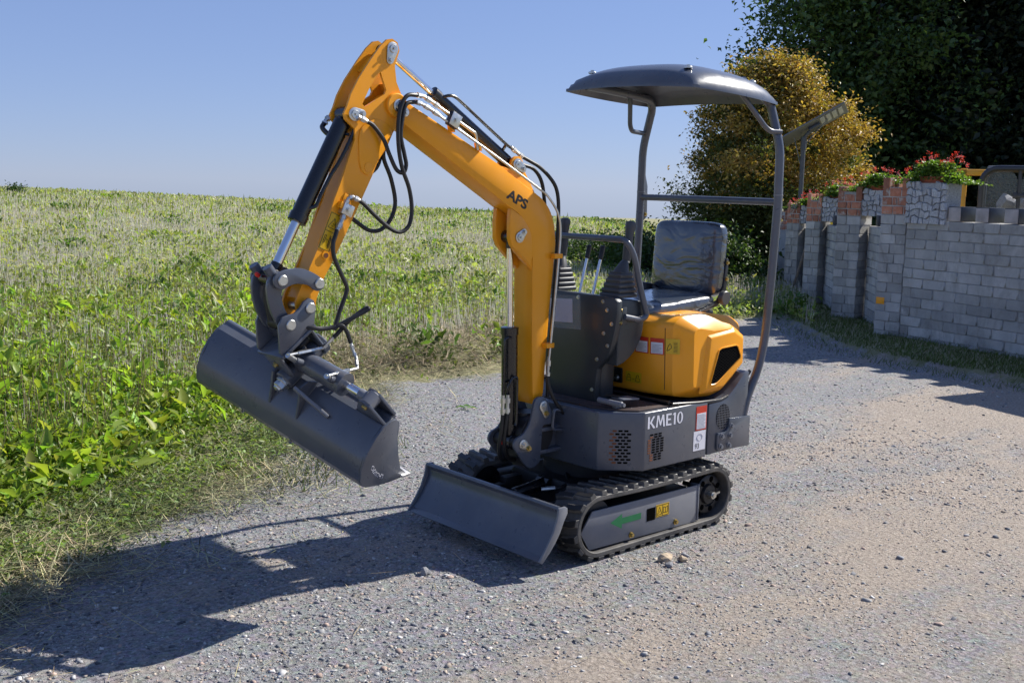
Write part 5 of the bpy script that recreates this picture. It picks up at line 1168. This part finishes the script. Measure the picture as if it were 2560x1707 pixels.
for q in range(len(cx_)):
    n = 110; sg = rng.uniform(.10, .26)*max(1, cr_[q]/22); px_ = cx_[q]+rng.normal(0, sg, n); py_ = cy_[q]+rng.normal(0, sg, n); l_ = rng.uniform(.06, .14, n)*max(1, cr_[q]/28)
    Wd.add(leaf_arrays(np.stack([px_, py_, height(px_, py_)+rng.random(n)*.24], -1), rng.uniform(0, 6.28, n), rng.uniform(-.2, 1.2, n), rng.normal(0, .5, n), l_, l_*rng.uniform(.3, .55, n)), tints(n, (.095, .165, .035) if q % 3 else (.19, .26, .05), .35, .15), 2)
x, y, r, d_, bx = field_pts(1500, 34, 62, -150, -92); n = len(x); l_ = rng.uniform(.18, .5, n)
Wd.add(leaf_arrays(np.stack([x, y, height(x, y)], -1), rng.uniform(0, 6.28, n), rng.uniform(1.1, 1.57, n), rng.normal(0, .6, n), l_, l_*.12), tints(n, (.22, .25, .09), .35, .15), 2)
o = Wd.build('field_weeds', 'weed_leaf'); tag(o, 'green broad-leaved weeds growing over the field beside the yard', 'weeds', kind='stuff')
# standing stubble
x, y, r, d_, bx = field_pts(150000, 6.5, 72, -150, -92)
pt = sn(x, y, .30, 12)+.5*sn(x, y, 1.1, 13); ok = (rng.random(len(x)) < np.clip(.62+.6*pt, .15, 1)*np.clip((r-5)/8, .10, 1)) & (d_ > 1.0); x, y, r = x[ok], y[ok], r[ok]; n = len(x)
p0 = np.stack([x, y, height(x, y)-.02], -1); h = rng.uniform(.13, .30, n); p1 = p0+np.stack([rng.normal(0, .025, n), rng.normal(0, .025, n), h], -1)
wd = rng.uniform(.0018, .0034, n)*np.maximum(1, r/11)**.85; St.add(stalk_arrays(p0, p1, wd, wd*.8), tints(n, (.72, .68, .60), .28, .05), 3)
# brown seed heads between the weeds
x, y, r, d_, bx = field_pts(3500, 5, 15, -132, -92); ok = d_ > .6; x, y, r = x[ok], y[ok], r[ok]; n = len(x)
p0 = np.stack([x, y, height(x, y)], -1); p1 = p0+np.stack([rng.normal(0, .05, n), rng.normal(0, .05, n), rng.uniform(.2, .42, n)], -1)
St.add(stalk_arrays(p0, p1, np.full(n, .0014), np.full(n, .0028)), tints(n, (.30, .26, .11), .3, .1), 3)
# dry mown windrow along the edge and cut stalks lying about
def lying(n, r0, r1, az0, az1, sel, lmin, lmax, lift, col, wmin=.0012, wmax=.0028):
    x, y, r = polar(n, r0, r1, az0, az1); d_, bx = dist_line(x, y, EDGE); ins = in_poly(x, y, ROAD); sd = np.where(ins, -d_, d_)
    ok = rng.random(n) < sel(x, y, sd, bx); x, y, r, sd = x[ok], y[ok], r[ok], sd[ok]; n = len(x)
    yw = rng.uniform(0, 6.28, n); L = rng.uniform(lmin, lmax, n); ti = rng.normal(0, .22, n)
    z = height(x, y)+.006+lift(x, y, sd)*rng.random(n)
    p0 = np.stack([x, y, z], -1); p1 = p0+np.stack([np.cos(yw)*L, np.sin(yw)*L, np.abs(np.sin(ti))*L], -1)
    w = rng.uniform(wmin, wmax, n); St.add(stalk_arrays(p0, p1, w, w*.7), tints(n, col, .4, .1), 3)
win = lambda x, y, sd, bx: np.where((bx < -.5) & (bx > -4.5), np.clip(1-np.abs(sd-.75)/.9, 0, 1), 0)*(.5+.5*np.clip(sn(x, y, 1.9, 15)+.5, 0, 1))
lying(120000, 5.5, 12.5, -142, -112, win, .05, .26, lambda x, y, sd: .22*np.clip(1-np.abs(sd-.7)/.8, 0, 1)*(1+.7*sn(x, y, 1.9, 4)), (.52, .43, .27))
lying(22000, 5.5, 12.5, -142, -112, win, .04, .20, lambda x, y, sd: .17*np.clip(1-np.abs(sd-.7)/.8, 0, 1), (.12, .085, .045))
lying(95000, 3.4, 9.5, -130, -90, lambda x, y, sd, bx: np.where(bx > -1.2, np.exp(-((sd+.15)/.42)**2), 0)*np.clip(.30+1.0*sn(x, y, 2.6, 21), 0, 1), .03, .24, lambda x, y, sd: .04+0*x, (.50, .45, .26))
lying(80000, 3.4, 9.5, -130, -90, lambda x, y, sd, bx: np.where(bx > -1.2, np.exp(-((sd+.08)/.38)**2), 0)*np.clip(.35+1.0*sn(x, y, 2.3, 24), 0, 1), .03, .12, lambda x, y, sd: .06+0*x, (.20, .24, .095))
lying(5000, 3.0, 9, -140, -90, lambda x, y, sd, bx: np.where(sd < 0, np.clip(1.1+sd*.75, .015, 1), .3), .03, .17, lambda x, y, sd: .003+0*x, (.42, .36, .20), .001, .0022)
lying(900, 2.4, 6, -176, -100, lambda x, y, sd, bx: np.where(sd < 0, .35, 0), .02, .10, lambda x, y, sd: .002+0*x, (.46, .38, .24), .001, .002)
# heaps of cut weeds spilling on to the gravel
m_ = 90; tt_ = rng.random(m_); ei = np.searchsorted(np.linspace(0, 1, 8), tt_)-1; ei = np.clip(ei, 0, 6)
ea = EDGE[1:9]; fr = rng.random(m_); hx_ = ea[ei, 0]*(1-fr)+ea[ei+1 if False else np.minimum(ei+1, 7), 0]*fr; hy_ = ea[ei, 1]*(1-fr)+ea[np.minimum(ei+1, 7), 1]*fr
off_ = np.clip(rng.normal(.12, .20, m_), -.2, .55); hx_ = hx_+off_*.45; hy_ = hy_+off_*.89
for q in range(m_):
    n = 150; rr_h = rng.uniform(.06, .20); px_ = hx_[q]+rng.normal(0, rr_h, n); py_ = hy_[q]+rng.normal(0, rr_h*.7, n); dq = np.hypot(px_-hx_[q], py_-hy_[q])
    pz_ = height(px_, py_)+.004+.055*np.exp(-(dq/rr_h)**2)*rng.random(n); yw = rng.uniform(0, 3.14)+rng.normal(0, .7, n); L_ = rng.uniform(.04, .20, n)
    p0 = np.stack([px_, py_, pz_], -1); p1 = p0+np.stack([np.cos(yw)*L_, np.sin(yw)*L_, rng.normal(0, .012, n)], -1); w_ = rng.uniform(.0012, .0030, n)
    gq = rng.random(); St.add(stalk_arrays(p0, p1, w_, w_*.6), tints(n, (.52, .47, .28) if gq < .42 else (.26, .31, .115), .35, .1), 3)
    n = 110; px_ = hx_[q]+rng.normal(0, rr_h*.9, n); py_ = hy_[q]+rng.normal(0, rr_h*.6, n); l_ = rng.uniform(.015, .05, n)
    Wd2.add(leaf_arrays(np.stack([px_, py_, height(px_, py_)+.005+.06*rng.random(n)], -1), rng.uniform(0, 6.28, n), rng.uniform(-.3, .7, n), rng.normal(0, .7, n), l_, l_*rng.uniform(.2, .5, n)), tints(n, (.21, .275, .085), .35, .15), 2)
o = Wd2.build('cut_weeds', 'weed_leaf'); tag(o, 'wilted cut weeds lying along the left edge of the gravel', 'weeds', kind='stuff')
o = St.build('stubble_and_straw', 'straw'); tag(o, 'pale standing stubble and cut dry straw along the field edge', 'straw', kind='stuff')
# verge grass: along the wall foot and past the end of the yard
Gr = Acc()
x, y, r = polar(120000, 8.5, 28, -170, -134); ins = in_poly(x, y, ROAD); dv, _ = dist_line(x, y, VERGE); dE, _ = dist_line(x, y, EDGE)
ok = (~ins) | ((dv < .35) & (rng.random(len(x)) < .25)) ; ok &= (x > -14.5)
x, y, r = x[ok], y[ok], r[ok]; n = len(x); p0 = np.stack([x, y, height(x, y)-.005], -1); h = rng.uniform(.02, .065, n)
p1 = p0+np.stack([rng.normal(0, .03, n), rng.normal(0, .03, n), h], -1); w = np.full(n, .0035)*np.maximum(1, r/12)
Gr.add(stalk_arrays(p0, p1, w, w*.25), tints(n, (.17, .235, .06), .35, .12), 3)
x, y, r = polar(9000, 5, 11, -126, -112); d_, bx = dist_line(x, y, EDGE)           # tufts standing in the gravel between bucket and boom
cen = np.array([(.42, -1.70), (.05, -1.95), (.75, -1.55), (-.2, -1.35)]); dd = np.min(np.hypot(x[:, None]-cen[:, 0], y[:, None]-cen[:, 1]), 1); ok = rng.random(len(x)) < np.exp(-(dd/.22)**2)
x, y = x[ok], y[ok]; n = len(x); p0 = np.stack([x, y, height(x, y)], -1); p1 = p0+np.stack([rng.normal(0, .03, n), rng.normal(0, .03, n), rng.uniform(.02, .08, n)], -1)
Gr.add(stalk_arrays(p0, p1, np.full(n, .003), np.full(n, .001)), tints(n, (.11, .17, .04), .3, .12), 3)
o = Gr.build('verge_grass', 'weed_leaf'); tag(o, 'short green grass at the foot of the block wall', 'grass', kind='stuff')
# ================================================================== TREES AND SHRUBS
def tree(name, label, base_p, h, crown, nleaf, leaf, col, col2, stems, group=None, cat='tree', clump=.32, nclump=420, zlow=.12, squash=1.0, mat='tree_leaf', seed=1, col3=None):
    """stems with limbs, and leaf clumps spread through the crown's volume"""
    rs = np.random.default_rng(seed); T = empty(name, base_p); tag(T, label, cat, group)
    g = G(); tips = []
    for s_ in range(stems):
        a = rs.uniform(0, 6.28); b0 = Vector((math.cos(a)*.12*stems**.5, math.sin(a)*.12*stems**.5, -.1)); lean = rs.uniform(.02, .14)*crown
        pth = [b0+Vector((math.cos(a)*lean*t*3, math.sin(a)*lean*t*3, h*.92*t))+Vector((rs.normal(0, .05), rs.normal(0, .05), 0))*t for t in np.linspace(0, 1, 7)]
        r0 = .010*h*rs.uniform(.8, 1.2)+.02; g.tube(pth, [r0*(1-.85*t) for t in np.linspace(0, 1, 7)], 7)
        for b_ in range(7):
            t = rs.uniform(.2, .9); p = pth[0].lerp(pth[-1], t); an = rs.uniform(0, 6.28); L = crown*rs.uniform(.4, .85)*(1-.4*t)
            q = p+Vector((math.cos(an)*L, math.sin(an)*L, L*rs.uniform(.1, .6))); g.tube([p, p.lerp(q, .5)+Vector((0, 0, L*.06)), q], [r0*.35, r0*.22, r0*.08], 5)
    g.build('trunk', 'bark', T)
    # clump centres biased to the shell of an uneven crown
    ph = rs.uniform(0, 6.28, nclump); tt = rs.random(nclump); zz = zlow+(1-zlow)*tt
    prof = np.sin(np.pi*np.clip((zz-zlow*.3)/(1.03-zlow*.3), 0, 1)**.8)**.6
    rad = crown*prof*(.35+.65*rs.random(nclump)**.5)*(1+.22*np.sin(ph*3+zz*7+seed)+.15*np.sin(ph*5-zz*11+seed*2))
    cc = np.stack([np.cos(ph)*rad*squash, np.sin(ph)*rad, zz*h], -1)
    k = nleaf//nclump; n = k*nclump; c0 = np.repeat(cc, k, 0); off = rs.normal(0, 1, (n, 3)); off *= clump*np.repeat(rs.uniform(.5, 1.3, nclump), k)[:, None]*np.array([1, 1, .8])/1.4
    pos = c0+off; sh = np.repeat(rs.random(nclump), k)[:, None]
    tn = (np.asarray(col)*(1-sh)+np.asarray(col2)*sh)*(1+rs.uniform(-.3, .3, (n, 1)))*(1+rs.uniform(-.1, .1, (n, 3)))
    if col3 is not None:
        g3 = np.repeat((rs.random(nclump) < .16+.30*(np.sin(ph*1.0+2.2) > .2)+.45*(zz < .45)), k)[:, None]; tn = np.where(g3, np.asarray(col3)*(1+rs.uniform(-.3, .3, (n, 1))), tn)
    ln = leaf*rs.uniform(.6, 1.35, n); vf_ = leaf_arrays(pos, rs.uniform(0, 6.28, n), rs.uniform(-1.0, .9, n), rs.normal(0, .8, n), ln, ln*rs.uniform(.4, .65, n))
    raw_mesh('crown', vf_[0], vf_[1], mat, T, np.clip(np.repeat(tn, 2, 0), 0, 1))
    return T
def at(az, dist): return (CX+dist*math.cos(math.radians(az)), CY+dist*math.sin(math.radians(az)))
def gz1(p): return float(height(np.array([p[0]]), np.array([p[1]]))[0])
def put(az, dist): p = at(az, dist); return (p[0], p[1], gz1(p)-.03)
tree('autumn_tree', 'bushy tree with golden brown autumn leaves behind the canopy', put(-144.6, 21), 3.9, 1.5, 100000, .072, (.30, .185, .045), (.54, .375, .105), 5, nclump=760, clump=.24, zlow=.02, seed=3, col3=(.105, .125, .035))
DK = [(-148.2, 31, 8.0, 2.7, 'leftmost tall dark tree, its leaves brighter green against the sky', 5), (-150.6, 34, 10, 2.7, 'tall dark tree rising behind the top of the golden tree', 8), (-153.6, 33, 10, 2.7, 'tall dark tree rising behind the solar lamp and flower planters', 11), (-157.0, 34, 10.5, 2.8, 'tall dark tree rising behind the yellow loader cab', 15), (-160.6, 33, 10, 2.8, 'rightmost tall dark tree at the edge of the picture', 19)]
for az, ds, h, cw, lb, sd in DK:
    tree('tall_tree', lb, put(az, ds), h, cw, 36000 if sd > 5 else 40000, .22 if sd > 5 else .17, (.018, .030, .018) if sd > 5 else (.045, .080, .028), (.032, .050, .027) if sd > 5 else (.095, .155, .045), 5, 'tall dark trees behind the wall', nclump=460, clump=.62, zlow=.05, seed=sd)
for i, (az, ds, h, cw, lb) in enumerate([(-137.6, 21, .60, 1.0, 'dark shrub on the bank seen between the two joysticks and the seat'), (-135.9, 22, .50, .9, 'low green shrub on the bank behind the joysticks'), (-139.6, 19.5, .80, 1.0, 'dark shrub on the bank behind the far canopy post'), (-141.8, 18.5, .9, .9, 'dark shrub under the golden tree behind the seat')]):
    tree('shrub', lb, put(az, ds), h, cw, 7000, .075, (.040, .075, .020), (.075, .125, .030), 4, 'shrubs on the bank by the trees', 'shrub', nclump=160, clump=.22, zlow=.0, seed=40+i)
for i, (az, ds, lb) in enumerate([(-106.9, 52, 'small dark bush on the skyline at the far left of the field')]):
    tree('shrub', lb, put(az, ds), .35, .45, 900, .10, (.035, .07, .02), (.06, .11, .03), 2, None, 'shrub', nclump=50, clump=.2, zlow=0, seed=60+i)
# ================================================================== FLOWER PLANTERS
def planter(p, w, label, seed, h=.26, ey=(0, 1, 0)):
    rs = np.random.default_rng(seed); T = empty('flower_planter', p); tag(T, label, 'planter', 'geranium planters on the wall'); e_ = Vector(ey).normalized(); f_ = Vector((e_.y, -e_.x, 0))
    V = []
    for zz, k in ((0, .82), (.085, .97), (.085, 1.05), (.105, 1.05), (.105, .95), (.07, .92)):
        for q in range(20):
            a = q*math.pi/10; c_, s_ = math.cos(a), math.sin(a); sg = lambda v: math.copysign(abs(v)**.5, v); V.append(e_*sg(c_)*w*.5*k+f_*sg(s_)*.085*k+Vector((0, 0, zz)))
    F = [list(range(20))]+[[i*20+q, i*20+(q+1) % 20, (i+1)*20+(q+1) % 20, (i+1)*20+q] for i in range(5) for q in range(20)]+[list(range(100, 120))]
    g = G(); g.vf(V, F); g.build('pot', 'terracotta', T, 40)
    n = 3400; t = rs.normal(0, .62, n); pos = np.outer(t*w, np.array(e_))+np.outer(rs.normal(0, .07, n), np.array(f_)); dm = np.exp(-(t/1.0)**2)
    pos[:, 2] += .07+h*.8*dm*rs.random(n)**.8-.05*(np.abs(t) > .5); ln = rs.uniform(.02, .045, n)
    raw = leaf_arrays(pos, rs.uniform(0, 6.28, n), rs.uniform(-.5, .9, n), rs.normal(0, .6, n), ln, ln*.8)
    raw_mesh('foliage', raw[0], raw[1], 'weed_leaf', T, np.repeat(tints(n, (.125, .205, .035), .35, .12), 2, 0))
    m = 26; cen = np.outer(rs.normal(0, .75, m)*w, np.array(e_))+np.outer(rs.normal(0, .06, m), np.array(f_)); cen[:, 2] += .11+h*rs.uniform(.35, 1.15, m)*np.exp(-(np.linalg.norm(cen[:, :2], axis=1)/w/1.3)**2)
    for c in cen:
        k = 18; p_ = c+rs.normal(0, .013, (k, 3)); l_ = rs.uniform(.010, .020, k); vv = leaf_arrays(p_, rs.uniform(0, 6.28, k), rs.uniform(-.6, 1.2, k), rs.normal(0, .6, k), l_, l_*.9)
        cl = (.72, .060, .060) if rs.random() < .6 else (.70, .16, .26); raw_mesh('blossom', vv[0], vv[1], 'petal', T, np.repeat(tints(k, cl, .2, .08), 2, 0))
    g = G()
    for c in cen: g.tube([Vector((c[0]*.8, c[1]*.8, .06)), Vector(c)], .0018, 4)
    g.build('flower_stems', 'green_print', T)['kind'] = 'stuff'
planter(npt(.26, -.10, 1.70), .36, 'terracotta planter of red geraniums on the nearest brick pillar', 71, .24, nd)
planter((-8.56, -3.47, 1.60), .34, 'terracotta planter of red geraniums on the second brick pillar', 72, .22)
planter((-9.80, -4.80, 1.46), .30, 'terracotta planter of red geraniums on the third brick pillar', 73, .22)
planter((-10.84, -5.98, 1.33), .24, 'small terracotta planter beside the fourth, far brick pillar', 74, .12)
# ================================================================== SOLAR LAMP
LP = Vector((-11.80, -6.80, 0)); LM = empty('solar_street_lamp', LP); tag(LM, 'solar street lamp on a dark pole with tilted panel and bright square lights', 'street lamp')
g = G(); g.cyl((0, 0, -.1), (0, 0, 2.38), .038, 14); g.cyl((0, 0, 2.30), (0, 0, 2.50), .048, 14); g.build('pole', 'pole_dark', LM)
ir = Vector((-.57, .82, 0)); la = (ir*.86+Vector((0, 0, .51))).normalized(); lw = Vector((.82, .57, .62)); lw = (lw-la*lw.dot(la)).normalized(); ln_ = la.cross(lw).normalized(); ln_ = ln_ if ln_.z > 0 else -ln_
hc = Vector((0, 0, 2.70))+ir*.16
g = G(); g.obox(hc, (la, lw, ln_), (1.12, .34, .026), .008); HDL = g.build('lamp_head', 'lamp_grey', LM)
g = G(); g.obox(hc+ln_*.0185, (la, lw, ln_), (1.05, .30, .004)); g.build('solar_panel', 'solar_glass', LM)
for k in range(4):
    g = G(); g.obox(hc+la*(.14+k*.105)-ln_*.020+lw*.02, (la, lw, ln_), (.075, .22, .006), .002); g.build('led_window', 'led_window', LM)
g = G(); g.obox(hc-ln_*.05-la*.02, (la, lw, ln_), (.20, .10, .05), .01); g.cyl((0, 0, 2.48), hc-ln_*.04-la*.05, .03, 12); g.build('mount', 'pole_dark', LM)
g = G(); g.tube([(0, 0, 1.95), hc-la*.38-ln_*.03], .008, 6); g.tube([(0, 0, 2.35), hc+la*.22-ln_*.03], .008, 6); g.build('brace', 'lamp_grey', LM)
# ================================================================== YELLOW LOADER WITH CAB BEHIND THE WALL
LD = empty('wheel_loader', (-10.2, -1.9, 0)); tag(LD, 'yellow loader with dark framed glass cab parked behind the wall', 'loader'); LB = Vector((-10.2, -1.9, 0))
e1_ = Vector((.42, -.907, 0)); e1_ = Vector((-.40, .917, 0)); e2_ = Vector((.917, .40, 0))      # e1 along to the right in view, e2 towards the yard
def lp(a, b, z): return e1_*a+e2_*b+Vector((0, 0, z))
g = G(); g.obox(lp(.1, -.1, .55), (e1_, e2_, (0, 0, 1)), (2.6, .9, .55), .06, 3); g.obox(lp(1.0, -.1, .95), (e1_, e2_, (0, 0, 1)), (.9, .8, .35), .08, 3); g.build('body', 'yellow_machine', LD)
for a in (-.75, .95):
    for b in (.42, -.62):
        g = G(); g.lathe(lp(a, b, .33), e2_, [(-.11, .20), (-.11, .31), (-.09, .33), (.09, .33), (.11, .31), (.11, .20), (.08, .18), (.08, .001)], 28); w_ = g.build('wheel', 'rubber_black', LD)
def rrect(a0, a1, z0, z1, r_, n=6):
    P = []
    for (cx_, cz_, s0) in ((a1-r_, z1-r_, 0), (a0+r_, z1-r_, 90), (a0+r_, z0+r_, 180), (a1-r_, z0+r_, 270)):
        P += [(cx_+r_*math.cos(math.radians(s0+90*i/n)), cz_+r_*math.sin(math.radians(s0+90*i/n))) for i in range(n+1)]
    return P
a0, a1, z0, z1 = -.98, .35, .85, 1.945
for b in (.38, -.55):
    g = G(); g.tube([lp(a, b, z) for a, z in rrect(a0, a1, z0, z1, .17)], .036, 10, closed=True); g.tube([lp(-.56, b, z0), lp(-.56, b, z1)], .022, 8); g.build('cab_frame', 'cab_frame', LD)
    g = G(); P = rrect(a0+.02, -.58, z0+.02, z1-.02, .15); g.vf([lp(a, b, z) for a, z in P], [list(range(len(P)))]); g.build('window', 'glass', LD)
    P = rrect(-.54, a1-.02, z0+.02, z1-.02, .15); g = G(); g.vf([lp(a, b, z) for a, z in P], [list(range(len(P)))]); g.build('window', 'glass', LD)
g = G(); g.obox(lp((a0+a1)/2, -.085, z1+.005), (e1_, e2_, (0, 0, 1)), (a1-a0-.1, .98, .05), .02, 3); g.build('cab_roof', 'lamp_grey', LD)
g = G(); g.obox(lp(-.52, .41, 1.62), (e1_, e2_, (0, 0, 1)), (.17, .02, .05), .008); g.obox(lp(-.60, .41, 1.62), (e1_, e2_, (0, 0, 1)), (.05, .03, .08), .008); g.build('door_hinge', 'cab_frame', LD)
g = G(); g.obox(lp(-1.22, -.2, 1.45), (e1_, e2_, (0, 0, 1)), (.09, .06, 1.0), .01); g.obox(lp(-1.30, -.2, 1.90), (e1_, e2_, (0, 0, 1)), (.75, .06, .08), .01); g.obox(lp(-1.62, -.2, 1.45), (e1_, e2_, (0, 0, 1)), (.07, .06, 1.0), .01); g.build('guard_frame', 'yellow_machine', LD)
g = G(); g.obox(lp(-.3, -.1, 1.15), (e1_, e2_, (0, 0, 1)), (.35, .4, .5), .06, 3); g.build('driver_seat', 'plastic_black', LD)
# rubble heap wall behind the loader, seen through its windows
SW = empty('stone_stack', (-12.6, -2.6, 0)); tag(SW, 'pile of pale granite stones seen through the loader cab windows', 'stone pile')
for i in range(60):
    rs = random.Random(i); rock('stone', Vector((rs.uniform(-.3, .3), -1.1+2.2*(i % 10)/10+rs.uniform(-.06, .06), .15+.27*(i//10)+rs.uniform(-.03, .03))), (.16, .13, .13), 'grey_stone', i, None, par=SW)
# ================================================================== SMALL THINGS
PK = empty('leaning_plank', (-10.35, -5.95, 0)); tag(PK, 'weathered wooden board leaning against the far wall pillar', 'plank')
g = G(); g.obox((-.06, .12, .42), ((-.10, .22, .97), (.8, .6, 0), (-.55, .75, -.2)), (.95, .12, .03), .004); g.build('board', 'plank', PK)
FL = Acc(); n = 7; pos = np.array([(-1.12, -2.42, .012)])+rng.normal(0, .035, (n, 3))*np.array([1, 1, .1]); l_ = rng.uniform(.05, .09, n)
FL.add(leaf_arrays(pos, rng.uniform(2.0, 2.9, n), rng.uniform(0, .25, n), rng.normal(0, .3, n), l_, l_*.3), tints(n, (.16, .32, .05), .2, .1), 2)
o = FL.build('torn_leaf', 'weed_leaf'); tag(o, 'bright green torn leaf lying alone on the gravel behind the bucket', 'leaf')
scene.cycles.max_bounces = 5; scene.cycles.diffuse_bounces = 2; scene.cycles.glossy_bounces = 3; scene.cycles.transmission_bounces = 5; scene.cycles.transparent_max_bounces = 6
scene.cycles.use_adaptive_sampling = True; scene.cycles.adaptive_threshold = .02
scene.cycles.caustics_reflective = False; scene.cycles.caustics_refractive = False
